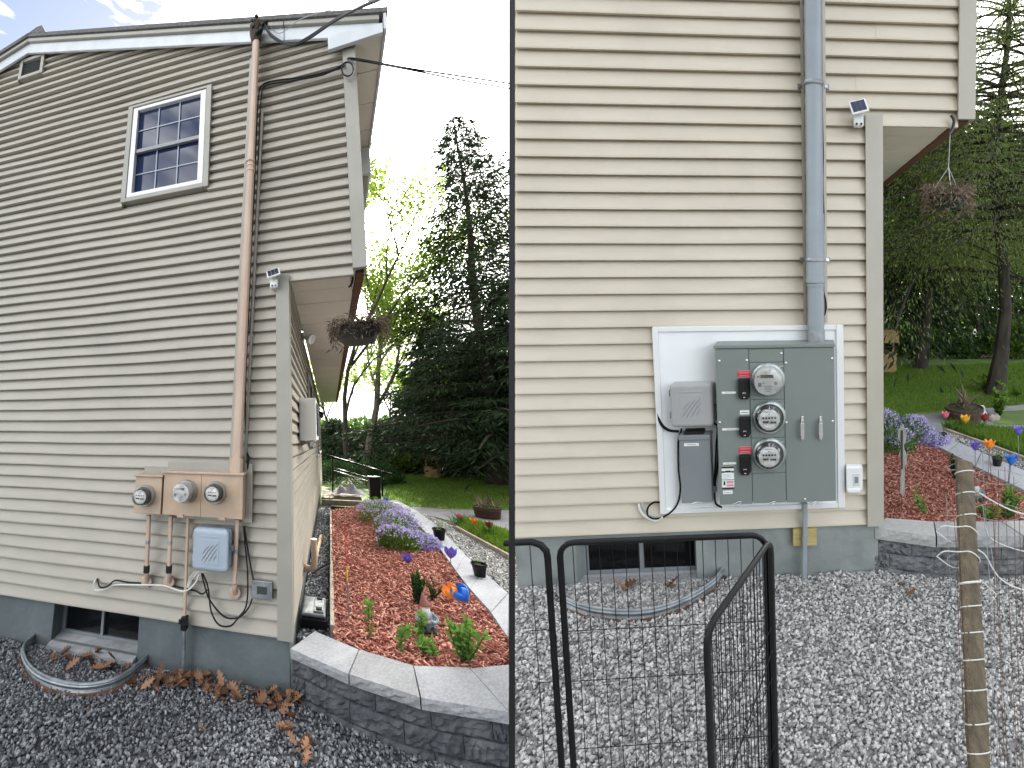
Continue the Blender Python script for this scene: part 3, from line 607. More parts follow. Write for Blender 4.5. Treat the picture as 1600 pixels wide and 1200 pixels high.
# tan conduits down from the meter boxes
for i, (x0, y0, x1, y1, lab) in enumerate(((233, 805, 229, 908, 'leftmost tan conduit below the narrow meter box, ending in a round plate with black tape'), (267, 806, 264, 908, 'second tan conduit below the meter boxes, ending in a round plate with black tape'), (371, 812, 366, 925, 'tan conduit right of the grey cable box, ending in a round plate without tape'))):
    a_ = np.array(P(x0, y0, -.07)); b_ = np.array(P(x1, y1-(18 if i < 2 else 14), -.07)); e = np.array(P(x1+1, y1, -.02))
    t = thing(A, 'ground_conduit', lab, 'conduit', tuple(b_), 'tan conduits below the old meters')
    part('pipe', MB().tube([tuple(a_), tuple((a_+b_)/2), tuple(b_)], .017, 12), 'tan_pipe', t, smooth=True)
    part('strap', MB().lathe(tuple(a_+(b_-a_)*.5), (0, 0, 1), [(.0195, -.012), (.0195, .012)], 10), 'galv', t, smooth=True)
    if i < 2: part('tape', MB().tube([tuple(b_+(0, 0, .03)), tuple(b_+(0, .0, -.02))], .024, 12), 'black_pl', t, smooth=True)
    part('wall_plate', MB().lathe(tuple(e), (0, -1, 0), [(.045, 0), (.045, .014), (.037, .020), (0, .020)], 20), 'tan_pipe', t, smooth=True)
    part('elbow', MB().tube(bez([tuple(b_+(0, 0, -.015)), tuple(b_+(0, .008, -.04)), tuple(e+(0, -.012, .0))], 5), .019, 12), 'tan_pipe', t, smooth=True)
# long thin grounding pipe
a_ = P(294, 808, -.045); b_ = P(288, 968, -.04); c_ = P(286, 1062, -.02)
t = thing(A, 'ground_pipe', 'thin long pipe from the tan meter box down across the foundation into the leaves', 'conduit', c_)
part('upper_pipe', MB().tube([a_, b_], .013, 10), 'tan_pipe', t, smooth=True); part('lower_pipe', MB().tube([b_, c_], .014, 10), 'galv', t, smooth=True)
q = MB(); cpt = np.array(P(288, 973, -.06)); q.box(-.02, .02, -.02, .03, -.045, .04, c=tuple(cpt)); q.box(-.034, .034, -.028, -.02, .0, .03, c=tuple(cpt))
for k in range(5): q.ball(tuple(cpt+RNG.uniform(-.025, .025, 3)), .014, 6, 5)
part('clamp', q, 'black_pl', t)
# rounded cable box with swirl emblem (both walls)
def cable_box(pl, x0, y0, x1, y1, dep, m, label, lat=1):
    u0, u1, z0, z1 = rectW(pl, x0, y0, x1, y1, -dep)
    t = thing(pl, 'cable_box', label, 'cable box', (u0, 0, z0)); w = u1-u0; h = z1-z0
    part('back_shell', MB().box(u0-.004, u1+.004, -dep*.55, -.03, z0+.01, z1-.01), m, t, bevel=.02, seg=4)
    part('front_cover', MB().box(u0, u1, -dep, -dep*.56, z0, z1), m, t, bevel=min(.036, dep*.21), seg=5)
    # raised panel with diagonal ribs
    cx, cz = (u0+u1)/2-.01*w, (z0+z1)/2-.06*h; s = .25*w
    part('emblem_panel', MB().box(cx-s*1.05, cx+s*1.05, -dep-.002, -dep+.003, cz-s*1.15, cz+s*1.3), m, t, bevel=.0015)
    q = MB()
    for k in range(5):
        o = (-1.0+.5*k)*s; pts = []
        for j in range(9):
            f = j/8; x = cx+max(-s, min(s, o-s*.55+f*s*1.5)); zz = cz+(-s+2*s*f)+.15*s*math.sin(PI*f)+(.15*s*k-.3*s)
            if abs(x-cx) < s*.98 and abs(zz-cz) < s*1.15: pts.append((x, -dep-.002, zz))
        if len(pts) > 2: q.tube(pts, [.0012]+[.0034]*(len(pts)-2)+[.0012], 6)
    part('emblem_ribs', q, 'grey_box', t, smooth=True)
    part('top_ridge', MB().box(cx-s*1.1, cx+s*1.1, -dep-.003, -dep+.002, cz+s*1.55, cz+s*1.66), m, t, bevel=.001)
    for zz in (.25, .75): part('hinge', MB().box(u0-.016, u0+.006, -dep*.72, -dep*.40, z0+h*zz-.02, z0+h*zz+.02), m, t, bevel=.003)
    part('latch', MB().box(u1+.001, u1+.028, -dep*.72, -dep*.40, z0+h*.48, z0+h*.48+.035), 'galv', t, bevel=.003)
    return t
cable_box(A, 300, 826, 356, 895, .15, 'boxplA', 'light blue grey rounded plastic cable box with diagonal ribs below the tan meters')
# small grey thermostat like box at the corner
u0, u1, z0, z1 = rectW(A, 393, 908, 425, 937, -.05)
t = thing(A, 'junction_box', 'small flat grey box with a dark window beside the corner board', 'junction box', (u0, 0, z0))
part('box', MB().box(u0, u1, -.05, -.016, z0, z1), 'galv', t, bevel=.004); part('window', MB().box(u0+.04, u1-.035, -.053, -.0505, z0+.035, z1-.035), 'lcd', t); part('window_frame', MB().box(u0+.034, u1-.029, -.0518, -.0503, z0+.029, z1-.029), 'grey_box', t)
part('screw', MB().lathe((u1+.006, -.018, z0+.012), (0, -1, 0), [(.006, 0), (.006, .006), (0, .006)], 8), 'steel', t)
# loose cables
cable(A, 'white_cable', [P(150, 905, -.02), P(146, 914, -.04), P(150, 922, -.04), P(165, 920, -.04), P(180, 914, -.035), P(220, 914, -.05), P(255, 915, -.05), P(280, 923, -.05), P(293, 922, -.05), P(305, 911, -.05), P(311, 898, -.06)], .006, 'white_cable', 'white cable curling along the clapboards below the tan conduits')
cable(A, 'black_cable', [P(152, 904, -.02), P(156, 917, -.05), P(168, 916, -.045), P(180, 907, -.045), P(200, 910, -.03), P(222, 911, -.03)], .006, 'black', 'short black cable tucked behind the white cable on the lowest clapboards')
cable(A, 'black_cable', [P(268, 915, -.03), P(290, 920, -.03), P(305, 923, -.04), P(316, 928, -.05), P(324, 922, -.05)], .006, 'black', 'black cable crossing behind the thin ground pipe')
cable(A, 'black_cable', [P(315, 896, -.08), P(319, 912, -.06), P(328, 938, -.05), P(350, 963, -.05), P(372, 965, -.05), P(388, 950, -.05), P(394, 936, -.05)], .006, 'black', 'black cable looping from the cable box to the small grey box, upper loop')
cable(A, 'black_cable', [P(317, 896, -.08), P(325, 918, -.06), P(330, 955, -.05), P(342, 976, -.05), P(360, 978, -.05), P(372, 966, -.06), P(385, 955, -.05)], .006, 'black', 'black cable drooping lowest under the cable box')
cable(A, 'black_cable', [P(381, 822, -.04), P(383, 850, -.03), P(387, 900, -.035), P(385, 945, -.04), P(372, 966, -.045)], .006, 'black', 'black cable hanging straight below the double meter box')
cable(A, 'black_cable', [P(382, 822, -.04), P(386, 850, -.04), P(391, 880, -.035), P(396, 906, -.04)], .006, 'black', 'black cable slanting to the top of the small grey box')
for k in range(3): cable(A, 'thin_wire', [P(305+k*3, 892, -.07), P(296+k*2, 903+k, -.05), P(292+k, 918, -.05)], .003, 'white_cable', ['thin grey wire left of the cable box bottom', 'middle thin wire under the cable box', 'thin wire next to the white cable under the cable box'][k])
# vent pipe on the side wall, wall lamps, air conditioner
t = thing(A, 'vent_pipe', 'tan elbow pipe sticking up from the side wall beside the corner board', 'pipe', (.03, .95, .1))
dd, zz = A.S(474, 886, .02); 
ppt = [(.02, dd, zz), (.10, dd-.01, zz), (.135, dd-.02, zz+.05), (.135, dd-.02, zz+.28)]
BASE[t.name] = (A, np.array((.02, dd, zz))); t.location = A.w((.02, dd, zz))
part('pipe', MB().tube(bez(ppt, 5), .030, 14), 'tan_pipe', t, smooth=True); part('collar', MB().tube([(.021, dd, zz), (.045, dd, zz)], .045, 14), 'tan_pipe', t, smooth=True); part('rim', MB().tube([(.135, dd-.02, zz+.25), (.135, dd-.02, zz+.285)], .035, 14), 'tan_pipe', t, smooth=True)
d0, z1 = A.S(467, 622, .03); _, z0 = A.S(467, 688, .03)
t = thing(A, 'air_conditioner', 'white window air conditioner sticking out of the side wall', 'air conditioner', (.05, d0, z0))
wAC = A.G(490, 622, z1)[0]; 
uw = .03+ (490-467)/518*A.K[2]/A.K[2]*0+ .17
part('casing', MB().box(.03, uw, d0, d0+.62, z0, z1), 'ac_white', t, bevel=.01); gr = part('grille', MB().box(uw+.001, uw+.008, d0+.06, d0+.56, z0+.05, z1-.05), 'black_pl', t)
for k in range(8): part('grille_slat', MB().box(uw+.008, uw+.014, d0+.07+k*.06, d0+.095+k*.06, z0+.06, z1-.06), 'grey_box', gr)
part('bracket', MB().prism([(.03, d0+.1, z0-.06), (uw-.03, d0+.1, z0-.004), (.03, d0+.1, z0-.004)], (0, .03, 0)), 'trimA', t)
for (px, py, lab) in ((480, 528, 'white flood light pair on the side wall near the corner'), (507, 628, 'dark carriage lamp high on the side wall farther along')):
    dq, zq = A.S(px-8, py, .02) if px < 490 else (6.6, 2.05)
    t = thing(A, 'wall_lamp', lab, 'wall lamp', (.02, dq, zq)); m_ = 'white_pl' if px < 490 else 'black_pl'
    part('base_plate', MB().box(.02, .05, dq-.06, dq+.06, zq-.06, zq+.06), m_, t, bevel=.01)
    for s in (-1, 1):
        part('lamp_head', MB().lathe((.10, dq+s*.10, zq+.04*s), (.7, s*.5, -.5), [(.02, -.06), (.045, 0), (.06, .07), (.05, .072), (0, .05)], 14), m_, t, smooth=True)
    part('arm', MB().tube([(.05, dq, zq), (.09, dq-.08, zq-.02)], .012, 8).tube([(.05, dq, zq), (.09, dq+.08, zq+.03)], .012, 8), m_, t, smooth=True)
# solar lights (one per house)
def solar(pl, px, py, s, label):
    c = np.array(pl.P(px, py, -.10)); t = thing(pl, 'solar_light', label, 'solar light', tuple(c+np.array([0, .09, -.08])))
    R = Matrix.Rotation(math.radians(-14), 3, 'Y')@Matrix.Rotation(math.radians(58), 3, 'X')
    part('panel_frame', MB().box(-.055*s, .055*s, -.052*s, .052*s, -.008, .008, R=R, c=tuple(c)), 'white_pl', t, bevel=.004)
    for k in range(3): part('solar_cell', MB().box(-.044*s+k*.030*s, -.044*s+k*.030*s+.028*s, -.042*s, .042*s, .0085, .0105, R=R, c=tuple(c)), 'solar', t)
    part('lamp_body', MB().box(-.032*s, .032*s, .015, .075, -.115*s, -.035*s, c=tuple(c)), 'white_pl', t, bevel=.01, seg=3)
    part('stem', MB().tube([tuple(c+(0, .01, -.01)), tuple(c+(0, .05, -.06))], .012, 8), 'white_pl', t, smooth=True)
    q = MB(); q.ball(tuple(c+(-.012, .010, -.10*s)), .007, 8, 6); q.ball(tuple(c+(.016, .010, -.10*s)), .007, 8, 6); part('sensor', q, 'ink', t, smooth=True)
solar(A, 427, 427, 1.0, 'small white solar light on the grey beige corner under the overhang')
solar(B, 1342, 167, .95, 'small white solar light left of the cream corner board under the jetty')

# ------------------------------------------------------------------ cream house: board, meter cabinet, boxes, riser
P = B.P
u0, u1, z0, z1 = rectW(B, 1026, 509, 1319, 797, -.035)
t = thing(B, 'backing_board', 'large white backing board with a raised white border behind the grey meter cabinet', 'board', (u0, 0, z0))
part('panel', MB().box(u0+.02, u1-.02, -.034, -.022, z0+.02, z1-.02), 'boardw', t)
f = MB(); f.box(u0, u0+.035, -.05, -.021, z0, z1); part('border', f, 'white_pl', t, bevel=.003)
f = MB(); f.box(u1-.045, u1, -.05, -.021, z0, z1); part('border', f, 'white_pl', t, bevel=.003)
f = MB(); f.box(u0+.036, u1-.046, -.049, -.021, z1-.03, z1); part('border', f, 'white_pl', t, bevel=.003)
f = MB(); f.box(u0+.036, u1-.046, -.049, -.021, z0, z0+.03); part('border', f, 'white_pl', t, bevel=.003)
D = -.20
u0, u1, z0, z1 = rectW(B, 1121, 543, 1305, 786, D)
cab = thing(B, 'meter_cabinet', 'grey green metal cabinet with three glass electric meters and three black breaker covers', 'meter cabinet', (u0, 0, z0))
part('body', MB().box(u0+.002, u1-.002, D+.012, -.036, z0+.006, z1-.002), 'cabinet', cab, bevel=.003)
part('hood', MB().box(u0-.006, u1+.004, D-.010, -.036, z1+.000, z1+.018), 'cabinet', cab, bevel=.002)
ua = B.W(1174, 700, D)[0]; ub = B.W(1227, 700, D)[0]
part('door', MB().box(u0, ua-.0025, D, D+.0115, z0, z1-.004), 'cabinet', cab, bevel=.002)
part('door', MB().box(ub+.0025, u1, D, D+.0115, z0, z1-.004), 'cabinet', cab, bevel=.002)
zs = [B.W(1200, y, D)[1] for y in (545, 566, 624, 684, 739, 786)]
for i in range(5): part('meter_panel', MB().box(ua+.0015, ub-.0015, D-.001, D+.0105, zs[i+1]+.0015, zs[i]-.0015), 'cabinet', cab, bevel=.0015)
for (x, y, kd) in ((1201, 592, 'digital'), (1203, 651, 'dial'), (1203, 708, 'dial')):
    u, z = B.W(x, y, D); meter(B, cab, (u, D-.001, z), .095, kd, deep=.085)
for (x, y, lb, k) in ((1163.5, 606, 1, 'red'), (1164.5, 665, 0, 'white'), (1165, 724, 1, 'red')):
    u, z = B.W(x, y, D); w = .034; c = part('breaker_cover', MB().prism([(u-w, D, z+.060), (u-w, D, z-.042), (u-w*.62, D, z-.064), (u+w*.62, D, z-.064), (u+w, D, z-.042), (u+w, D, z+.060)], (0, -.035, 0)), 'black_pl', cab, bevel=.006)
    q = MB(); q.tube([(u-.008, D-.036, z-.030), (u-.008, D-.040, z-.022), (u+.008, D-.040, z-.022), (u+.008, D-.036, z-.030)], .0022, 6); q.box(u-.006, u+.006, D-.038, D-.0352, z-.052, z-.046); part('hasp', q, 'steel', c)
    if lb:
        zt = z+.085; s = part('red_sticker', MB().box(u-.040, u+.038, D-.0016, D-.0004, zt-.020, zt+.020), 'red', cab)
        q = MB(); q.box(u-.040, u+.038, D-.0022, D-.0018, zt+.0165, zt+.0200); q.box(u-.040, u+.038, D-.0022, D-.0018, zt-.0200, zt-.0175); q.box(u-.033, u+.031, D-.0022, D-.0018, zt+.004, zt+.0085); q.box(u-.030, u+.028, D-.0022, D-.0018, zt-.012, zt-.009)
        part('sticker_print', q, 'pink_print', s)
    else:
        zt = z+.082; s = part('white_label', MB().box(u-.030, u+.026, D-.0016, D-.0004, zt-.013, zt+.013, R=None), 'paper', cab); part('label_print', MB().box(u-.022, u+.018, D-.0022, D-.0018, zt-.004, zt+.001), 'grey_box', s)
for (x, y, w, h) in ((1139, 613.5, .042, .0065), (1143.5, 670.5, .058, .0065), (1140, 724, .040, .0065)):
    u, z = B.W(x, y, D); s = part('white_label', MB().box(u-w, u+w, D-.0016, D-.0004, z-h, z+h), 'paper', cab)
    q = MB(); k = 7 if w < .05 else 11
    for i in range(k):
        if i == k-3: continue
        q.box(u-w*.5+i*w/k, u-w*.5+i*w/k+w*.055, D-.0022, D-.0018, z-h*.35, z+h*.35)
    part('label_print', q, 'grey_box', s)
u, z = B.W(1137.5, 746, D); w = .037; hh = .072
s = part('warning_label', MB().box(u-w, u+w, D-.0016, D-.0004, z-hh, z+hh), 'paper', cab)
q = MB(); q.box(u-w, u+w, D-.0022, D-.0018, z+hh*.80, z+hh*.98); q.box(u-w*.45, u+w*.5, D-.0022, D-.0018, z+hh*.44, z+hh*.60); q.box(u-w, u-w*.5, D-.0022, D-.0018, z+hh*.42, z+hh*.56); q.box(u+w*.55, u+w, D-.0022, D-.0018, z+hh*.42, z+hh*.56); q.box(u-w, u+w, D-.0022, D-.0018, z-hh, z-hh*.86); q.box(u-w*.75, u-w*.45, D-.0022, D-.0018, z-hh*.66, z-hh*.32); q.box(u-w, u+w, D-.0022, D-.0018, z-hh*.22, z-hh*.17); part('label_print', q, 'ink', s)
part('label_print', MB().box(u-w*.25, u+w*.9, D-.0022, D-.0018, z-hh*.52, z-hh*.28), 'pink_print', s); part('label_print', MB().box(u-w*.25, u+w*.9, D-.0022, D-.0018, z-hh*.78, z-hh*.58), 'pink_print', s)
q = MB()
for i in range(4): q.box(u-w*.8, u+w*(.2+.18*(i % 3)), D-.0022, D-.0018, z+hh*(.26-.11*i), z+hh*(.30-.11*i))
part('label_print', q, 'blue_print', s)
u, z = B.W(1137.5, 769, D); s = part('white_label', MB().box(u-.030, u+.028, D-.0016, D-.0004, z-.011, z+.011), 'paper', cab); part('label_print', MB().box(u-.022, u+.020, D-.0022, D-.0018, z-.003, z+.000), 'grey_box', s)
for (x, y) in ((1124, 564), (1167, 563), (1221, 552), (1228, 567), (1300, 560), (1125, 660), (1229, 660), (1301, 658), (1258, 780)):
    u, z = B.W(x, y, D); part('screw', MB().lathe((u, D-.0002, z), (0, -1, 0), [(.0085, 0), (.0085, .003), (.005, .006), (0, .0065)], 10), 'steel', cab, smooth=True)
for x in (1254, 1282.5):
    u, z = B.W(x, 670, D); h = part('handle', MB().box(u-.011, u+.011, D-.040, D-.030, z-.040, z+.048), 'steel', cab, bevel=.003)
    for s_ in (-1, 1):
        zz = z+.004+s_*.052; part('handle_foot', MB().box(u-.009, u+.009, D-.030, D-.0005, zz-.010, zz+.010), 'steel', h, bevel=.003); part('screw', MB().lathe((u, D-.0002, zz+s_*.016), (0, -1, 0), [(.008, 0), (.008, .004), (0, .006)], 10), 'steel', h, smooth=True)
for (x) in (1153, 1206, 1271):
    u, z = B.W(x, 785, D); q = MB(); q.tube(bez([(u-.03, D-.012, z-.004), (u-.012, D-.02, z+.004), (u+.008, D-.02, z+.012), (u+.022, D-.014, z+.010), (u+.012, D-.012, z-.006), (u-.012, D-.012, z-.008)], 4), .0028, 6); q.box(u-.02, u-.002, D-.016, D-.001, z-.010, z+.0); part('latch', q, 'steel', cab, smooth=True)
for (x) in (1201,):
    for y in (572, 631, 690):
        u, z = B.W(1221, y, D); part('panel_tab', MB().box(u-.02, u+.014, D-.004, D-.001, z-.002, z+.002), 'steel', cab)
# riser
d_ = -.10
t = thing(B, 'service_riser', 'grey plastic riser pipe rising from the meter cabinet up the cream clapboards', 'conduit', P(1275, 528, d_))
top = B.W(1270, 5, d_); zt = 5.2; ub_, zb_ = B.W(1274, 520, d_)
def rp(y): u, z = B.W(1270+5*y/520, y, d_); return (u, d_, z)
upto = (rp(5)[0]+(rp(5)[0]-rp(200)[0])*2.0, d_, rp(5)[2]+(rp(5)[2]-rp(200)[2])*2.0)
part('pipe', MB().tube([rp(520), rp(436)], .050, 20), 'grey_pvc', t, smooth=True); part('pipe', MB().tube([rp(437), rp(334)], .056, 20), 'grey_pvc', t, smooth=True); part('pipe', MB().tube([rp(335), upto], .052, 20), 'grey_pvc', t, smooth=True)
q = MB(); q.tube([rp(510), rp(455)], .052, 20); q.tube([rp(441), rp(433)], .060, 20); q.tube([rp(447), rp(444)], .056, 20); part('coupling', q, 'grey_pvc', t, smooth=True)
q = MB(); q.tube([rp(535), rp(516)], .056, 20); q.box(rp(530)[0]-.075, rp(530)[0]+.075, D+.005, -.037, rp(533)[2]-.012, rp(533)[2]-.002); part('hub', q, 'galv', t, smooth=True)
for y in (130, 406):
    c = rp(y); q = MB(); q.lathe(c, (0, 0, 1), [(.058, -.012), (.062, -.006), (.062, .006), (.058, .012)], 20); q.box(c[0]-.095, c[0]-.056, -.030, -.018, c[2]-.014, c[2]+.014); q.box(c[0]+.056, c[0]+.095, -.030, -.018, c[2]-.014, c[2]+.014); st = part('strap', q, 'galv', t, smooth=True)
    for s_ in (-1, 1): part('bolt', MB().lathe((c[0]+s_*.078, -.030, c[2]), (0, -1, 0), [(.010, 0), (.010, .010), (0, .010)], 8), 'steel', st)
q = MB()
for sx in (-1, 1):
    a_ = np.array(rp(505))+np.array([sx*.066, 0, 0]); b_ = np.array(upto)+np.array([sx*.066, 0, 0])
    q.hexa([(a_[0]-.009, -.034, a_[2]), (a_[0]+.009, -.034, a_[2]), (a_[0]+.009, -.018, a_[2]), (a_[0]-.009, -.018, a_[2]), (b_[0]-.009, -.034, b_[2]), (b_[0]+.009, -.034, b_[2]), (b_[0]+.009, -.018, b_[2]), (b_[0]-.009, -.018, b_[2])])
part('side_channel', q, 'trimB', t)
cable(B, 'black_cable', [P(1284, 160, -.05), P(1286, 250, -.03), P(1287, 330, -.03), P(1286, 380, -.05)], .007, 'black', 'black cable peeping out behind the right edge of the grey riser')
cable(B, 'black_cable', [P(1284, 445, -.05), P(1289, 465, -.04), P(1291, 480, -.04), P(1288, 493, -.05)], .006, 'black', 'short black cable bulging right of the riser above the white board')
cable_box(B, 1047, 599, 1114, 669, .16, 'boxplB', 'mid grey rounded plastic cable box with diagonal ribs on the white board')
u0, u1, z0, z1 = rectW(B, 1063, 680, 1111, 786, -.13)
t = thing(B, 'utility_box', 'tall narrow plain grey box below the rounded box on the white board', 'utility box', (u0, 0, z0))
part('box', MB().box(u0, u1, -.13, -.036, z0, z1-.03), 'grey_box', t, bevel=.003); part('lid', MB().box(u0-.003, u1+.003, -.137, -.036, z1-.028, z1), 'grey_box', t, bevel=.003); part('lid_top', MB().box(u0+.03, u1-.04, -.12, -.05, z1+.001, z1+.02), 'black_pl', t)
u, z = (u0+u1)/2-.02, z1-.058; s = part('white_label', MB().box(u-.045, u+.045, -.1325, -.1305, z-.009, z+.009), 'paper', t); q = MB()
for i in range(9): q.box(u-.025+i*.006, u-.022+i*.006, -.1333, -.1328, z-.003, z+.003)
part('label_print', q, 'grey_box', s)
part('latch', MB().tube(bez([((u0+u1)/2-.03, -.14, z0), ((u0+u1)/2, -.145, z0+.012), ((u0+u1)/2+.03, -.14, z0+.006)], 4), .004, 6), 'steel', t, smooth=True)
cable(B, 'black_cable', [P(1027, 515, -.03), P(1024, 560, -.04), P(1026, 600, -.04), P(1027, 640, -.04), P(1033, 662, -.05), P(1045, 672, -.06), P(1060, 674, -.08)], .009, 'black', 'thick black cable running down the left edge of the white board into the rounded box')
cable(B, 'black_cable', [P(1065, 670, -.08), P(1060, 690, -.05), P(1060, 730, -.05), P(1063, 765, -.05), P(1057, 790, -.05), P(1040, 806, -.05), P(1022, 811, -.05), P(1012, 804, -.05), P(1013, 792, -.04), P(1022, 785, -.03), P(1031, 785, -.03)], .006, 'black', 'black cable hanging left of the narrow grey box and curling at the board corner')
cable(B, 'black_cable', [P(1114, 660, -.08), P(1121, 668, -.055), P(1119, 700, -.05), P(1117, 740, -.05), P(1114, 760, -.05)], .006, 'black', 'black cable between the narrow grey box and the meter cabinet, left strand')
cable(B, 'black_cable', [P(1117, 630, -.08), P(1122, 640, -.06), P(1123, 680, -.05), P(1121, 730, -.05), P(1117, 760, -.05), P(1118, 785, -.06), P(1128, 793, -.06)], .006, 'black', 'black cable hugging the left edge of the meter cabinet down to its bottom')
cable(B, 'white_cable', [P(998, 787, -.02), P(1001, 798, -.04), P(1010, 808, -.05), P(1025, 813, -.05), P(1036, 808, -.05)], .007, 'white_cable', 'pale cable bent below the lower left corner of the white board')
cable(B, 'white_cable', [P(1002, 786, -.02), P(1007, 797, -.04), P(1014, 805, -.05), P(1026, 808, -.05)], .005, 'galv', 'grey cable beside the pale one below the lower left corner of the white board')
c = np.array(P(1115, 763, -.06)); single(B, 'cable_clamp', MB().box(-.022, .018, -.02, .02, -.022, .014, c=tuple(c)), 'grey_box', 'small grey cable clamp beside the lower left of the meter cabinet', 'clamp', tuple(c), bevel=.004)
# ground pipe, wood block, outlet cover
c0_ = P(1258, 786, -.06); c1_ = P(1257, 935, -.05)
t = thing(B, 'ground_pipe', 'thin grey pipe from the meter cabinet down into the pale gravel', 'conduit', c1_)
part('pipe', MB().tube([c0_, c1_], .0165, 12), 'grey_pvc', t, smooth=True)
cc = np.array(P(1258, 841, -.06)); part('coupling', MB().tube([tuple(cc+(0, 0, -.012)), tuple(cc+(0, 0, .012))], .021, 12), 'grey_pvc', t, smooth=True)
u0, u1, z0, z1 = rectW(B, 1239, 827, 1276, 853, -.03); single(B, 'wood_block', MB().box(u0, u1, -.032, .018, z0, z1), 'wood_block', 'yellow wooden block fixed to the foundation behind the thin grey pipe', 'wood block', (u0, 0, z0), bevel=.004)
u0, u1, z0, z1 = rectW(B, 1322, 729, 1348, 767, -.08)
t = thing(B, 'outlet_cover', 'white plastic outlet cover with a small window between the board and the corner trim', 'outlet', (u0, 0, z0))
part('box', MB().box(u0, u1, -.085, -.022, z0, z1), 'white_pl', t, bevel=.010, seg=3); part('window', MB().box(u0+.045, u1-.022, -.088, -.0855, z0+.035, z1-.045), 'meter_face', t, bevel=.003); part('window_core', MB().box(u0+.055, u1-.030, -.090, -.0885, z0+.055, z1-.065), 'grey_box', t)
part('lower_shell', MB().box(u0+.005, u1-.015, -.095, -.0, z0-.012, z0+.02), 'white_pl', t, bevel=.01)

# ------------------------------------------------------------------ ground of both plots
def pz(pl, z, *pp): return [pl.GP(x, y, z) for x, y in pp]
# terrain of each plot, far beyond what shows
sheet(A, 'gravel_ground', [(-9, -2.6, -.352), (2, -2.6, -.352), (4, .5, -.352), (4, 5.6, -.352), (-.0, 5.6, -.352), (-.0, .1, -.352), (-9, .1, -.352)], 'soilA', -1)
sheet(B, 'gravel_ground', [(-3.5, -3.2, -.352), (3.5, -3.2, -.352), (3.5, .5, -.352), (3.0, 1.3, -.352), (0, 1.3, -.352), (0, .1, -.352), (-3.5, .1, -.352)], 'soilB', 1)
structure(A, 'lawn', MB().poly([(-3, 5.6, -.36), (3.2, 5.6, -.36), (10, 9, -.36), (42, 34, -.36), (42, 60, -.36), (-30, 60, -.36), (-30, 9, -.36)]), 'lawn')
structure(B, 'lawn', MB().poly([(.1, 1.2, -.356), (3.5, 0.0, -.356), (14, 2, -.356), (16, 7.5, -.356), (.1, 7.5, -.356)]), 'lawn')
structure(B, 'forest_floor', MB().poly([(-2.0, 7.4, -.37), (20, 7.4, -.37), (40, 40, -3.5), (-4, 40, -3.5)]), 'forest_floor')
structure(A, 'forest_floor', MB().poly([(-30, 16, -.352), (32, 16, -.352), (60, 70, -.352), (-60, 70, -.352)]), 'forest_floor')
# driveway paths
sheet(A, 'driveway', pz(A, -.345, (560, 800), (610, 796), (650, 800), (720, 818), (800, 836), (860, 850), (860, 800), (790, 797), (700, 796), (640, 791), (575, 783)), 'drive')
sheet(B, 'driveway', pz(B, -.345, (1400, 690), (1430, 648), (1520, 640), (1640, 628), (1640, 676), (1560, 673), (1480, 668), (1470, 680)), 'drive')
sheet(B, 'grass_verge', pz(B, -.338, (1553, 662), (1560, 643), (1640, 638), (1640, 664)), 'lawn')
# mulch beds
mA = [(.305, .40), (.305, 4.9)]+[A.G(x, y, -.10) for x, y in ((600, 785), (641, 812), (682, 856), (722, 912), (770, 965), (795, 1003), (812, 1050))]+[A.G(x, y, -.06) for x, y in ((795, 1030), (736, 1040), (650, 1036), (560, 1012), (522, 990))]
sheet(A, 'mulch_bed', [(u, d, -.10) for u, d in mA], 'mulch_soil', -1)
mB = [(.12, .26), (.12, 2.2)]+[B.G(x, y, -.10) for x, y in ((1440, 684), (1462, 700), (1541, 742), (1600, 770), (1680, 815), (1760, 860))]+[B.G(x, y, -.06) for x, y in ((1700, 815), (1600, 812), (1459, 815), (1383, 809))]
sheet(B, 'mulch_bed', [(u, d, -.10) for u, d in mB], 'mulch_soil')
gA = [(.03, .35), (.03, 6.0), (.30, 6.0), (.30, .35)]
sheet(A, 'gravel_strip', [(u, d, -.20) for u, d in gA], 'soilA')
hzA = [A.G(x, y, -.2) for x, y in ((655, 800), (710, 824), (760, 855), (830, 900), (830, 980), (795, 930), (740, 882), (690, 832), (660, 806))]
sheet(A, 'gravel_strip', [(u, d, -.2) for u, d in hzA], 'soilA')
hzB = [B.G(x, y, -.16) for x, y in ((1474, 672), (1540, 694), (1600, 716), (1680, 750), (1680, 775), (1600, 737), (1547, 713), (1477, 684))]
sheet(B, 'gravel_strip', [(u, d, -.16) for u, d in hzB], 'soilB')
vgA = [A.G(x, y, -.15) for x, y in ((712, 822), (800, 868), (860, 900), (860, 862), (800, 836), (760, 822), (730, 812))]
sheet(A, 'grass_verge', [(u, d, -.15) for u, d in vgA], 'lawn')
vgB = [B.G(x, y, -.15) for x, y in ((1476, 669), (1540, 692), (1600, 714), (1680, 748), (1680, 690), (1600, 674), (1530, 671), (1490, 664))]
sheet(B, 'grass_verge', [(u, d, -.15) for u, d in vgB], 'lawn')
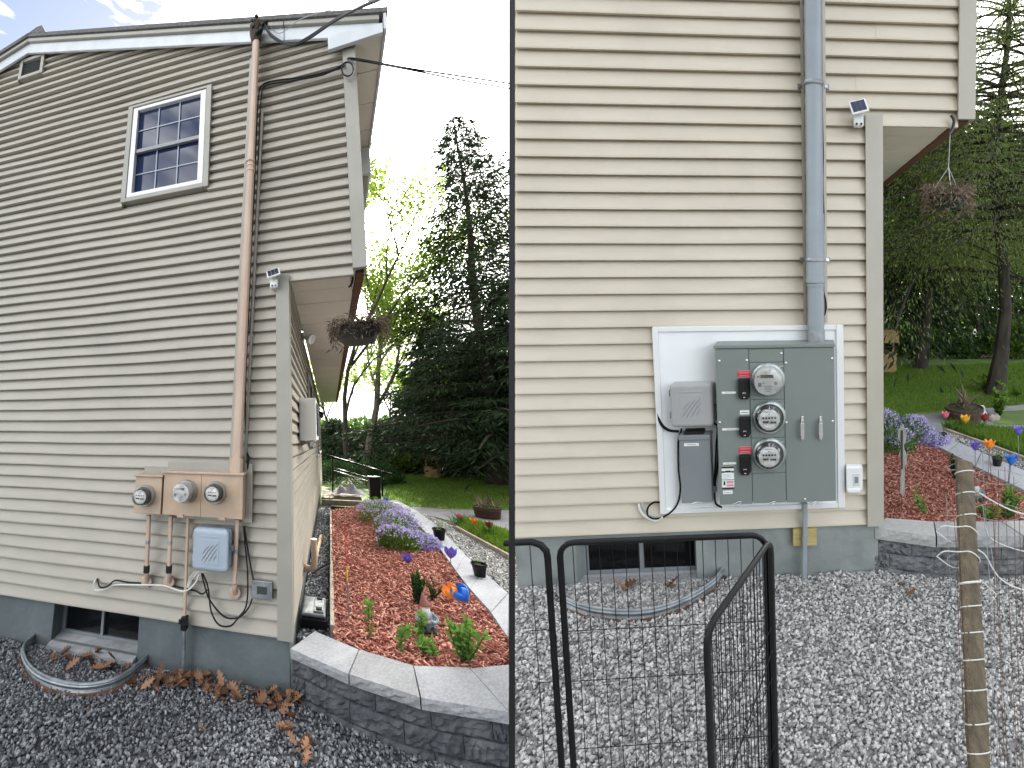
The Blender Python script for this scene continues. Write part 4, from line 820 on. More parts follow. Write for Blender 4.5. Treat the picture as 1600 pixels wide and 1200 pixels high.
# loose stone, chips
def stuff(pl, name, g, m, label, cat, base=(0, 0, 0)): return single(pl, name, g, m, label, cat, base, kind='stuff')
SA = [(-3.2, -1.9), (1.7, -1.5), (1.3, .0), (-.0, .0), (-4.2, .0), (-4.2, -.6)]
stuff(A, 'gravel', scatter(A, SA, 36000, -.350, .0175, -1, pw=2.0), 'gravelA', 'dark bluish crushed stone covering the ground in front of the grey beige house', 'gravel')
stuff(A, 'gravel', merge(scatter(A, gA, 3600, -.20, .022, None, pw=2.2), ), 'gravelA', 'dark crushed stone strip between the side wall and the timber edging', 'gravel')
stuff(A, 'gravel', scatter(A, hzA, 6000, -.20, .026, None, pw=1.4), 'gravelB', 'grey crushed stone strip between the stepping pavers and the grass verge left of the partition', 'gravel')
SB = [(-2.4, -2.2), (1.25, -2.4), (1.5, -.1), (.1, .0), (-2.6, .0)]
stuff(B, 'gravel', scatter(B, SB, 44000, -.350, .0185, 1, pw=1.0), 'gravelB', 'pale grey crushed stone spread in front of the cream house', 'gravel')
stuff(B, 'gravel', scatter(B, hzB, 2600, -.16, .020, None, pw=1.3), 'gravelB', 'pale crushed stone strip between pavers and timber edging behind the wooden stake', 'gravel')
nearA = lambda p: np.clip(1.25-.17*p[:, 1], .3, 1)
stuff(A, 'wood_mulch', scatter(A, mA, 19000, -.100, .036, -1, 'chip', pw=1.5, near=nearA, hz=.03), 'mulch', 'red wood chips filling the bed behind the dark curved block wall', 'mulch')
stuff(B, 'wood_mulch', scatter(B, mB, 15000, -.100, .028, None, 'chip', pw=1.3, hz=.025), 'mulch', 'red wood chips in the bed right of the cream corner board', 'mulch')
def grass(pl, poly, n, z, h, w, near=None):
    xs = [p[0] for p in poly]; ys = [p[1] for p in poly]
    Q = np.stack([RNG.uniform(min(xs), max(xs), n*3), RNG.uniform(min(ys), max(ys), n*3)], 1); Q = Q[inpoly(Q, poly)]
    if near is not None: Q = Q[RNG.random(len(Q)) < near(Q)]
    Q = Q[:n]; C = np.c_[Q, np.full(len(Q), z)]; d = RNG.normal(0, .35, (len(Q), 3)); d[:, 2] = 1
    cl = .5+.5*np.sin(Q[:, 0]*2.1+np.sin(Q[:, 1]*1.3))*np.cos(Q[:, 1]*1.7); return leaves(C, h, w, d, tone=np.clip(RNG.random(len(Q))*.7+.3*cl, 0, 1))
lA = [A.G(x, y, -.35) for x, y in ((600, 792), (700, 795), (840, 797), (840, 742), (605, 742))]
stuff(A, 'grass', grass(A, lA, 30000, -.36, .07, .016), 'grass', 'sunlit lawn grass beyond the driveway left of the partition', 'grass')
stuff(A, 'grass', grass(A, vgA, 7000, -.15, .09, .012), 'grass', 'small wedge of bright grass beside the black partition', 'grass')
lB = [B.G(x, y, -.35) for x, y in ((1365, 668), (1365, 574), (1640, 566), (1640, 630), (1530, 638), (1430, 645))]
stuff(B, 'grass', grass(B, lB, 34000, -.356, .035, .010), 'grass', 'shaded lawn grass under the big spruce', 'grass')
stuff(B, 'grass', grass(B, vgB, 11000, -.15, .075, .007), 'grass', 'longer grass verge behind the timber edging and metal tulips', 'grass')

# timber edgings
def plank(pl, pts, z0, z1, w, m, label, name='timber_edging'):
    mb = MB()
    for a, b in zip(pts[:-1], pts[1:]):
        a = np.array(a); b = np.array(b); n = np.array([-(b-a)[1], (b-a)[0]]); n = n/np.linalg.norm(n)*w/2
        mb.hexa([(a[0]-n[0], a[1]-n[1], z0), (b[0]-n[0], b[1]-n[1], z0), (b[0]+n[0], b[1]+n[1], z0), (a[0]+n[0], a[1]+n[1], z0), (a[0]-n[0], a[1]-n[1], z1), (b[0]-n[0], b[1]-n[1], z1), (b[0]+n[0], b[1]+n[1], z1), (a[0]+n[0], a[1]+n[1], z1)])
    return single(pl, name, mb, m, label, 'edging', (*pts[0], z0), bevel=.004)
plank(A, [(.30, .38), (.30, 1.6)], -.2, -.07, .035, 'wood_edge', 'near timber edging board along the narrow gravel strip by the side wall')
plank(A, [(.30, 1.606), (.30, 4.9)], -.2, -.075, .030, 'wood_edge', 'far timber edging board along the narrow gravel strip by the side wall')
plank(A, [A.G(x, y, -.13) for x, y in ((712, 822), (756, 846), (797, 868), (850, 896))], -.2, -.12, .04, 'wood_edge', 'timber edging between grey stones and grass wedge beside the partition')
plank(B, [B.G(x, y, -.13) for x, y in ((1476, 670), (1540, 692.5), (1600, 714.5), (1680, 748))], -.2, -.12, .03, 'wood_edge', 'timber edging between pavers gravel and grass behind the metal tulips')
plank(A, [(.10, 2.1), (.14, 3.3)], -.19, -.17, .04, 'wood', 'loose light wooden strip lying on the narrow gravel strip', 'wood_strip')
cable(A, 'dark_branch', [(.09, 1.62, -.16), (.18, 1.70, -.12), (.29, 1.74, -.07)], .011, 'bark', 'short dark stick leaning from the gravel strip on the timber edging', 'stick')

# retaining walls: cap stones and split faced blocks, each its own stone
def jitter(mb, s, seed):
    r = random.Random(seed); mb.v = [(x+r.uniform(-s, s), y+r.uniform(-s, s), z+r.uniform(-s*.4, s*.4)) for x, y, z in mb.v]; return mb
def roughface(o0, o1, i0, i1, z0, z1, seed, amp=.012, nx=12, nz=6):
    """stone block: outer face o0->o1 broken and uneven, inner edge i0->i1"""
    r = np.random.default_rng(seed); mb = MB(); o0 = np.array(o0); o1 = np.array(o1); i0 = np.array(i0); i1 = np.array(i1)
    n = np.array([(o1-o0)[1], -(o1-o0)[0]]); n = n/np.linalg.norm(n); vs = []
    for k in range(nz+1):
        for j in range(nx+1):
            a = j/nx; e = min(a, 1-a)*nx; f = min(k, nz-k); p = o0+(o1-o0)*a
            push = (r.uniform(-amp, amp)+amp*.8)*(0 if (e < .5 or f == 0) else 1); q = p+n*push; vs.append((q[0], q[1], z0+(z1-z0)*k/nz+(r.uniform(-.004, .004) if 0 < k < nz else (r.uniform(-.002, 0) if k == nz and 0 < j < nx else 0))))
    fs = [(k*(nx+1)+j, k*(nx+1)+j+1, (k+1)*(nx+1)+j+1, (k+1)*(nx+1)+j) for k in range(nz) for j in range(nx)]
    b = len(vs); vs += [(i0[0], i0[1], z0), (i1[0], i1[1], z0), (i1[0], i1[1], z1), (i0[0], i0[1], z1)]
    top = [nz*(nx+1)+j for j in range(nx+1)]; bot = list(range(nx+1))
    fs += [tuple(top+[b+2, b+3]), tuple(bot[::-1]+[b, b+1]), (b+1, b, b+3, b+2), tuple([k*(nx+1) for k in range(nz+1)]+[b+3, b])[::-1], tuple([k*(nx+1)+nx for k in range(nz+1)]+[b+2, b+1])]
    return mb.add(vs, fs)
def lerp(a, b, t): return (a[0]+(b[0]-a[0])*t, a[1]+(b[1]-a[1])*t)
def retaining(pl, outer, inner, ztop, zcap, mc, mb_, label, courses, sgn, zend):
    t = thing(pl, 'retaining_wall', label, 'retaining wall', (outer[0][0], outer[0][1], -.35))
    for i in range(len(outer)-1):
        g = .005; o0 = lerp(outer[i], outer[i+1], g*2); o1 = lerp(outer[i+1], outer[i], g*2)
        part('cap_stone', roughface(o0, o1, lerp(inner[i], inner[i+1], g*2), lerp(inner[i+1], inner[i], g*2), zcap, ztop+.001*(i % 2), 40+i, .007, nz=3), mc if i != 1 else mc+'_warm', t)
    # courses below, staggered
    P_ = [np.array(p) for p in outer]; L_ = [0]
    for a, b in zip(P_[:-1], P_[1:]): L_.append(L_[-1]+np.linalg.norm(b-a))
    def at(s, inn=.03):
        s = min(max(s, 0), L_[-1]-1e-6); i = max(k for k in range(len(L_)-1) if L_[k] <= s); a = (s-L_[i])/(L_[i+1]-L_[i]); p = P_[i]+(P_[i+1]-P_[i])*a
        q = P_[i+1]-P_[i]; n = np.array([-q[1], q[0]])/np.linalg.norm(q); return p+n*inn
    hz = (zcap-zend)/courses; seed = 0
    for c in range(courses):
        z1 = zcap-.003-c*hz; z0 = z1-hz+.003; s = -.15*(c % 2)-.05; bl = .30
        while s < L_[-1]:
            a, b = max(s, 0)+.002, min(s+bl, L_[-1])-.002
            if b-a > .03:
                seed += 1; part('wall_block', roughface(at(a, .030-.012*c), at(b, .030-.012*c), at(a, .20), at(b, .20), z0, z1, seed+100*c, .013), mb_, t)
            s += bl
    return t
oA = [A.G(x, y, -.05) for x, y in ((453, 1013), (545, 1053), (657, 1090), (797, 1109))]; iA = [A.G(x, y, -.05) for x, y in ((491, 986), (561, 1015), (646, 1040), (733, 1043))]
def tox0(pl, a, b, z, sgn):     # point on a->b at the partition
    f = lambda p: sgn*pl.w((*p, z))[0]-.012; t = f(a)/(f(a)-f(b)); return lerp(a, b, t)
e = tox0(A, oA[2], (oA[3][0]+.2, oA[3][1]-.01), -.05, -1); oA[3] = e
iA3 = A.G(778, 1095, -.05)
oA2 = oA[:3]+[oA[3]]; iA2 = iA[:3]+[iA[3]]
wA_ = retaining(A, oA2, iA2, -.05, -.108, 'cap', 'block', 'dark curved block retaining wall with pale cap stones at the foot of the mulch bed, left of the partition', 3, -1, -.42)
c3 = tox0(A, iA[3], A.G(840, 1035, -.05), -.05, -1)
part('cap_stone', MB().prism([(*p, -.108) for p in (lerp(iA[3], oA[3], .02), lerp(oA[3], iA[3], .02), c3)], (0, 0, .059)), 'cap', wA_, bevel=.003)
oB = [B.G(x, y, -.05) for x, y in ((1366, 825), (1463, 838), (1600, 838), (1720, 826))]; iB = [B.G(x, y, -.05) for x, y in ((1383, 809), (1459, 815), (1565, 815), (1690, 808))]
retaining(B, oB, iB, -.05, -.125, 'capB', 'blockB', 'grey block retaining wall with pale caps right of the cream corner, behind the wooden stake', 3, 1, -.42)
# pavers along the bed
def pavers(pl, inn, out, z, step, m, label, sgn=None):
    t = thing(pl, 'paver_border', label, 'paver border', (*inn[0], z)); n = len(inn)-1
    Li = np.cumsum([0]+[np.hypot(inn[i+1][0]-inn[i][0], inn[i+1][1]-inn[i][1]) for i in range(n)])
    def at(P_, s): i = min(n-1, int(np.searchsorted(Li, s, 'right')-1)); return lerp(P_[i], P_[i+1], (s-Li[i])/(Li[i+1]-Li[i]))
    s = 0; k = 0
    while s < Li[-1]-.05:
        e = min(s+step, Li[-1]-1e-4); a, b, c, d = at(inn, s+.003), at(out, s+.003), at(out, e-.003), at(inn, e-.003)
        pts = [(*p, z-.06) for p in (a, b, c, d)]
        if sgn: pts = clipx(pl, pts, sgn, .02)
        if len(pts) >= 3: part('paver', MB().prism(pts[::-1], (0, 0, .06+.002*(k % 2))), m, t, bevel=.004)
        s = e; k += 1
    return t
pavers(A, [A.G(x, y, -.06) for x, y in ((800, 1005), (772, 962), (724, 908), (684, 852), (643, 808), (604, 783))], [A.G(x, y, -.06) for x, y in ((860, 985), (800, 932), (742, 882), (692, 830), (655, 800), (620, 781))], -.06, .46, 'paver', 'grey stone pavers edging the right side of the mulch bed left of the partition', -1)
pavers(B, [B.G(x, y, -.06) for x, y in ((1700, 818), (1600, 765), (1541, 737), (1460, 694))], [B.G(x, y, -.06) for x, y in ((1690, 772), (1600, 735), (1547, 712), (1479, 683))], -.06, .40, 'paver', 'grey stone pavers behind the metal tulips on the right')
# dark plastic lawn edging by the bed
# window wells
def well(pl, pts, z, label, leafm='soilA'):
    c = bez(pts, 8); t = thing(pl, 'window_well', label, 'window well', (pts[2][0], pts[2][1], -.35)); mb = MB(); prof = []
    for k in range(25):
        zz = z-.30*k/24; prof.append((.010*math.sin(k*PI/2.2), zz))
    vs = []; n = len(c); cen = np.array([(pts[0][0]+pts[-1][0])/2, pts[0][1]+.1])
    for p in c:
        q = np.array(p[:2]); o = (q-cen)/np.linalg.norm(q-cen)
        for off, zz in prof: vs.append((q[0]+o[0]*off, q[1]+o[1]*off, zz))
    k = len(prof); fs = [(i*k+j, (i+1)*k+j, (i+1)*k+j+1, i*k+j+1) for i in range(n-1) for j in range(k-1)]; mb.add(vs, fs)
    o = part('corrugated_band', mb, 'galv', t, smooth=True); o.modifiers.new('solid', 'SOLIDIFY').thickness = .004
    part('rolled_rim', MB().tube([(p[0], p[1], z) for p in c], .011, 8), 'galv', t, smooth=True)
    mb = MB(); vs = []
    for p in c:
        q = np.array(p[:2]); o_ = (q-cen)/np.linalg.norm(q-cen); vs += [(q[0]+o_[0]*.016, q[1]+o_[1]*.016, z-.045), (q[0]+o_[0]*.028, q[1]+o_[1]*.028, -.36)]
    part('rusty_skirt', mb.add(vs, [(2*i, 2*i+2, 2*i+3, 2*i+1) for i in range(n-1)]), 'rust', t)
    return t
ptsA = [(u, d, 0) for u, d in ((-2.16, .02), (-2.10, -.14), (-1.86, -.30), (-1.60, -.37), (-1.33, -.35), (-1.15, -.22), (-1.09, .02))]
well(A, ptsA, -.285, 'half round corrugated metal window well full of brown leaves below the grey blue foundation')
ptsB = [(u, d, 0) for u, d in ((-2.00, .02), (-1.93, -.18), (-1.70, -.34), (-1.40, -.40), (-1.18, -.32), (-1.02, -.14), (-.97, .02))]
well(B, ptsB, -.285, 'half round corrugated metal window well behind the black pen panel')
structure(A, 'well_floor', MB().poly([(p[0], p[1], -.345) for p in ptsA]), 'soilA'); structure(B, 'well_floor', MB().poly([(p[0], p[1], -.345) for p in ptsB]), 'soilB')
# fallen oak leaves: lobed, curled
def oak(pl, u, d, z, s, seed):
    r = random.Random(seed); prof = [(0, .02), (.12, .05), (.22, .22), (.30, .10), (.42, .34), (.52, .12), (.66, .30), (.74, .12), (.88, .16), (1, 0)]
    pts = [(x, y) for x, y in prof]+[(x-.03, -y) for x, y in prof[-2:0:-1]]; a = r.uniform(0, 2*PI); tx, ty = r.gauss(0, .45), r.gauss(0, .45); cu = r.uniform(.3, 1.2); base = []
    q = MB(); vs = []
    mid = [(x, 0) for x, _ in prof]
    for (x, y) in prof: vs.append((x, y))
    for (x, y) in prof: vs.append((x, 0))
    for (x, y) in prof: vs.append((x, -y*r.uniform(.8, 1.1)))
    out = []
    for x, y in vs:
        zz = abs(y)*cu*.8+.25*cu*(x-.5)**2; X = (x-.5)*s; Y = y*s; Z = zz*s+X*tx+Y*ty
        out.append((u+X*math.cos(a)-Y*math.sin(a), d+X*math.sin(a)+Y*math.cos(a), z+Z+abs(tx)*s*.4+abs(ty)*s*.2))
    n = len(prof); fs = [(i, i+1, n+i+1, n+i) for i in range(n-1)]+[(n+i, n+i+1, 2*n+i+1, 2*n+i) for i in range(n-1)]
    V = np.array(out); return V, np.array(fs), np.full(len(V), r.random())
cnt = 0
def oleaf(pl, u, d, z, s, label, group):
    global cnt; cnt += 1; return single(pl, 'oak_leaf', oak(pl, u, d, z, s, cnt), 'oakleaf', label, 'leaf', (u, d, z), group)
for k in range(105):
    f = random.random()**.8; x = 205+265*f; y = 1066+random.gauss(0, 7)+(18+22*random.random()*(x > 380) if x > 330 else 0)
    u, d = A.G(x, y, -.33)
    if u < .02: d = min(d, -.02)
    oleaf(A, u, d, -.335, random.uniform(.05, .10), 'curled brown oak leaf in the drift along the foot of the grey blue foundation', 'oak leaves along the foundation')
for k in range(16):
    x = random.uniform(425, 490); y = 1085+(x-425)*1.2+random.uniform(0, 40); u, d = A.G(x, y, -.33); oleaf(A, u, d, -.335, random.uniform(.06, .11), 'brown oak leaf lying where the dark block wall meets the gravel', 'oak leaves by the block wall')
for k in range(16):
    u = random.uniform(-2.0, -1.2); d = -random.uniform(.02, .20); oleaf(A, u, d, -.335, random.uniform(.06, .11), 'brown oak leaf lying inside the left window well', 'oak leaves in the left window well')
for i, (x, y, lb) in enumerate(((138, 1113, 'small orange leaf alone on the dark gravel below the window well'), (315, 1140, 'reddish leaf alone on the dark gravel below the leaf drift'), (360, 1107, 'pale fallen leaf just below the leaf drift'))):
    u, d = A.G(x, y, -.33); oleaf(A, u, d, -.335, .05, lb, None)
for x, y, lb in ((972, 924, 'dry oak leaf on the left inside the right window well'), (984, 918, 'second dry oak leaf overlapping at the left inside the right window well'), (1046, 916, 'dry oak leaf standing on the right inside the right window well'), (1053, 921, 'smaller dry leaf tucked at the right end of the right window well')):
    u, d = B.G(x, y, -.33); oleaf(B, u, min(-.04, d), -.33, .10, lb, None)
for x, y, lb in ((1113, 915, 'rusty leaf at the outer right foot of the right window well'), (1128, 921, 'leaf scrap on the pale gravel right of the window well'), (1408, 920, 'pale brown leaf on gravel at the foot of the block wall'), (1424, 932, 'brown leaf below the other on gravel by the block wall')):
    u, d = B.G(x, y, -.33); oleaf(B, u, d, -.335, .07, lb, None)

# ------------------------------------------------------------------ black partition between the two plots
part_h = thing(A, 'partition', 'tall thin black partition board standing on edge between the two plots', 'partition', (0, 0, 0))
part_h.location = (0, 0.9, 0); BASE[part_h.name] = (A, np.array((0, 0, 0)))
me = bpy.data.meshes.new('panel'); q = MB(); q.box(-.0072, .0072, 0, .22, -.3, 2.8); me.from_pydata(q.v, [], q.f); me.materials.append(M['rubber']); o = bpy.data.objects.new('panel', me); COL.objects.link(o); o.parent = part_h

# ------------------------------------------------------------------ black pen panels in front of the cream house
TP = -1.62
def pen(pts_top, feet, label, bars, hbars, r=.011, name='folding_pen'):
    """pts_top: two top corners (local), feet: z of the feet"""
    a, b = [np.array(p, float) for p in pts_top]; t = thing(B, name, label, 'wire pen', (a[0], a[1], feet), 'black wire pen panels'); ln = np.linalg.norm(b-a); e = (b-a)/ln; rc = .05
    path = [a*1, ]; path = [(a[0], a[1], feet), tuple(a-np.array([0, 0, rc]))]+[tuple(a+e*rc*(1-math.cos(x))-np.array([0, 0, rc*(1-math.sin(x))])) for x in (.4, .8, 1.2)]+[tuple(a+e*rc), tuple(b-e*rc)]+[tuple(b-e*rc*(1-math.sin(x))-np.array([0, 0, rc*(1-math.cos(x))])) for x in (.4, .8, 1.2)]+[tuple(b-np.array([0, 0, rc])), (b[0], b[1], feet+(b[2]-a[2]))]
    part('tube_frame', MB().tube(path, r, 12), 'black_paint', t, smooth=True)
    n = int(bars)
    w0 = None
    for i in range(1, n):
        p = a+e*ln*i/n; q = MB().tube([(p[0], p[1], feet+.04), tuple(p-np.array([0, 0, r]))], .0016, 5, cap=False)
        part('wire', q, 'black_paint', t)
    for h in hbars:
        p = a-np.array([0, 0, h]); q_ = b-np.array([0, 0, h]); part('wire', MB().tube([tuple(p), tuple(q_)], .0016, 5, cap=False), 'black_paint', t)
    return t
def PT(x, y, d): u, z = B.W(x, y, d); return np.array((u, d, z))
FZ = -.36
k1 = PT(874, 852, TP); k2 = PT(1196, 832, TP)
k2[2] = k1[2] = (k1[2]+k2[2])/2
print('pen z', k1, k2)
pen((k1, k2), FZ, 'middle black wire pen panel standing parallel to the cream wall', 16, (.335, .53, .80))
k0 = PT(854, 846, TP-.02); kl = k0.copy(); kl[0] = ulB(0, TP-.02)+.016; kl[2] += .0
a_ = kl.copy(); t = thing(B, 'folding_pen', 'leftmost black wire pen panel cut off by the black partition', 'wire pen', (k0[0], k0[1], FZ), 'black wire pen panels')
zt = k0[2]; part('tube_frame', MB().tube([(kl[0], kl[1], zt), (k0[0]-.05, k0[1], zt), (k0[0]-.02, k0[1], zt-.012), (k0[0]-.003, k0[1], zt-.035), (k0[0], k0[1], zt-.06), (k0[0], k0[1], FZ)], .011, 12), 'black_paint', t, smooth=True)
for i in range(1, 4):
    u = k0[0]-.058*i
    if u > kl[0]+.03+.02*i: part('wire', MB().tube([(u, k0[1], FZ+.04), (u, k0[1], zt-.01)], .0016, 5, cap=False), 'black_paint', t)
for h in (.33, .53, .80): part('wire', MB().tube([(kl[0]+.04+h*.07, kl[1], zt-h), (k0[0], k0[1], zt-h)], .0016, 5, cap=False), 'black_paint', t)
z3 = k2[2]-.01; g = B.G(1104, 985, z3); k3 = np.array((g[0], g[1], z3)); k2b = k2+np.array((.02, -.015, -.01))
pen((k2b, k3), FZ, 'right black wire pen panel folded towards the viewer', 18, (.335, .53, .80))
m3 = (k2b+k3)/2
single(B, 'pen_latch_rod', MB().tube([tuple(k2b+np.array((-.0, .0, -.42))), tuple(k3+np.array((0.0, .05, -.62)))], .0022, 5), 'black_paint', 'thin slanted black rod across the right folded pen panel', 'rod', tuple(k3-np.array((0, 0, .6))))

# ------------------------------------------------------------------ wooden stake with twine, wire cages
def RP(pl, x, y, w):                       # a free standing point at viewing depth w
    r = pl.ray(x, y)*w; return tuple(np.linalg.solve(np.array([pl.U, pl.D, pl.V]).T, r-pl.O))
wp = 1.62; top = np.array(RP(B, 1506, 724, wp)); bot = np.array(RP(B, 1530, 1200, wp-.33)); bot = top+(bot-top)*1.12
t = thing(B, 'wooden_stake', 'weathered wooden stake wrapped with pale twine in front of the gravel', 'stake', tuple(bot))
e = (bot-top); e = e/np.linalg.norm(e); s_ = .0235; x_ = np.array((1, 0, 0))-e*e[0]; x_ /= np.linalg.norm(x_); y_ = np.cross(e, x_)
def ring(c, s): return [tuple(c+(x_*a+y_*b)*s) for a, b in ((-1, -.6), (-.5, -1), (.6, -1), (1, -.5), (1, .6), (.5, 1), (-.6, 1), (-1, .5))]
mb = MB(); vs = []; n = 14; rr = random.Random(5)
for i in range(n+1):
    c = top+(bot-top)*i/n; vs += [tuple(np.array(p)+np.array((rr.uniform(-.0012, .0012), rr.uniform(-.001, .001), 0))) for p in ring(c, s_*(.92 if i == 0 else .96+.06*rr.random()))]
vs[0] = tuple(np.array(vs[0])+np.array((0, 0, .012))); vs[7] = tuple(np.array(vs[7])+np.array((0, 0, .012)))
mb.add(vs, [(i*8+k, i*8+(k+1) % 8, (i+1)*8+(k+1) % 8, (i+1)*8+k) for i in range(n) for k in range(8)]+[tuple(range(8)), tuple(n*8+k for k in range(8))[::-1]]); part('post', mb, 'wood_old', t)
Lp = np.linalg.norm(bot-top)
for i, f in enumerate((.035, .11, .185, .265, .345, .40, .47, .545, .62, .70, .785, .855)):
    c = top+(bot-top)*f; pts = []
    for k in range(13):
        a = 2*PI*k/12; pts.append(tuple(c+x_*math.cos(a)*s_*1.12+y_*math.sin(a)*s_*1.12+np.array((0, 0, .004*math.cos(a)))))
    if i in (3, 4): pts = [tuple(c+x_*-.085+np.array((0, 0, .018))), tuple(c+x_*-.07+y_*.02+np.array((0, 0, .030)))]+[tuple(c+x_*-.03+np.array((0, 0, .034))), tuple(c-x_*.0+y_*s_*1.1+np.array((0, 0, .032)))]+[tuple(c+x_*.03+np.array((0, 0, .012))), tuple(c-y_*-0+x_*.0-y_*s_*1.2), tuple(c-x_*.04-y_*.01+np.array((0, 0, -.008))), tuple(c+x_*-.085+np.array((0, 0, .018)))]
    part('twine', MB().tube(bez(pts, 3), .0016 if i not in (5,) else .003, 5), 'white_cable', t, smooth=True)
cg = [(1514, 800, 'wire coil looping left of the stake top', [(1505, 745), (1490, 722), (1484, 712), (1496, 726), (1520, 730)])]
def wires(lab, pts, w, r=.0013, m='galv', cat='wire'): cable(B, 'garden_wire', [RP(B, x, y, w if not isinstance(w, tuple) else w[0]+(w[1]-w[0])*i/(len(pts)-1)) for i, (x, y) in enumerate(pts)], r, m, lab, cat, n=6, seg=5)
wires('loose pale wire running from the stake to the right edge, upper one', [(1530, 770), (1555, 785), (1580, 797), (1602, 804)], 1.7, .002, 'white_cable')
wires('loose pale wire sagging from the stake to the right edge, middle one', [(1527, 858), (1540, 868), (1551, 888), (1562, 903), (1580, 915), (1602, 923)], 1.66, .002, 'white_cable')
wires('loose pale wire bending down right of the stake, lowest one', [(1531, 905), (1545, 918), (1556, 930), (1545, 945)], 1.6, .0014, 'white_cable')
wires('pale wire crossing in front of the caps right of the stake', [(1540, 822), (1546, 838), (1560, 848), (1580, 856), (1602, 862)], 1.75, .0014, 'white_cable')
t = thing(B, 'wire_cage', 'rusty thin wire plant cage standing around and right of the wooden stake', 'wire cage', RP(B, 1550, 1190, 1.4))
for i, (xa, ya, xb, yb, w) in enumerate(((1478, 770, 1500, 1200, 1.75), (1487, 765, 1505, 1130, 1.78), (1495, 762, 1512, 1190, 1.72), (1535, 705, 1553, 1200, 1.9), (1546, 700, 1570, 1200, 1.8), (1560, 735, 1575, 1200, 1.7), (1536, 790, 1560, 1200, 1.66), (1570, 730, 1590, 1200, 1.85), (1584, 745, 1598, 1200, 1.78), (1544, 820, 1581, 1200, 1.68), (1555, 790, 1563, 1190, 1.75), (1592, 800, 1604, 1180, 1.72))):
    mx_, my_ = (xa+xb)/2+6*math.sin(i*2.3), (ya+yb)/2
    part('upright_wire', MB().tube(bez([RP(B, xa, ya, w), RP(B, mx_, my_, w-.12), RP(B, xb, yb, w-.28)], 5), .0010, 5), 'rust' if i % 3 else 'galv', t, smooth=True)
for i, (y, w) in enumerate(((745, 1.8), (800, 1.75))):
    c = np.array(RP(B, 1560, y, w)); part('hoop_wire', MB().tube([tuple(c+np.array((.075*math.cos(a), .06*math.sin(a), 0))) for a in np.linspace(0, 2*PI, 25)], .0010, 5), 'galv', t, smooth=True)
for i, y in enumerate((729, 800, 872)):
    c = np.array(RP(B, 1494, y, 1.74)); part('hoop_wire', MB().tube([tuple(c+np.array((.028*math.cos(a), .022*math.sin(a), .006*math.cos(a)))) for a in np.linspace(0, 2*PI, 21)], .0011, 5), 'galv', t, smooth=True)

# ------------------------------------------------------------------ garden pieces
def stemplant(pl, x, y, z, h, n, label, m='stemleaf', stems=3, leaf=.05, lw=.018, spread=.05, lean=0, group=None, name='young_plant', w=None):
    b = np.array(pl.GP(x, y, z)) if w is None else np.array(RP(pl, x, y, w)); t = thing(pl, name, label, 'plant', tuple(b), group); gs = []
    for s in range(stems):
        e = b+np.array((RNG.normal(0, spread), RNG.normal(0, spread), h*RNG.uniform(.75, 1))); c = b+(e-b)*.5+RNG.normal(0, .01, 3); pts = bez([tuple(b+np.array((RNG.normal(0, .01), RNG.normal(0, .01), 0))), tuple(c), tuple(e)], 5)
        part('stem', MB().tube(pts, .0025+.004*h, 5), m, t, smooth=True)
        k = n//stems; f = RNG.uniform(.12, 1, k); P_ = np.array([pts[min(len(pts)-1, int(q*(len(pts)-1)+.5))] for q in f]); dr = RNG.normal(0, 1, (k, 3)); dr[:, 2] = np.abs(dr[:, 2])*.6+.25
        gs.append(leaves(P_, leaf, lw, dr, tone=np.clip(f*.6+RNG.random(k)*.4, 0, 1)))
    part('foliage', merge(*gs), m, t); return t
def mound(pl, c, r, n, leaf, lw, m, tone=None, shell=.6, seed=1, lumps=6, up=.3):
    d = RNG.normal(0, 1, (n, 3)); d[:, 2] = np.abs(d[:, 2]); d /= np.linalg.norm(d, axis=1)[:, None]
    k = RNG.normal(size=(lumps, 3)); bump_ = 1+.16*np.sin(d@k.T*3+RNG.random(lumps)*6).mean(1)*2
    P_ = d*(RNG.uniform(shell, 1, n)*bump_)[:, None]*np.array(r)+np.array(c); dr = d*.8+RNG.normal(0, .6, (n, 3)); dr[:, 2] += up
    return leaves(P_, leaf, lw, dr, tone=tone)
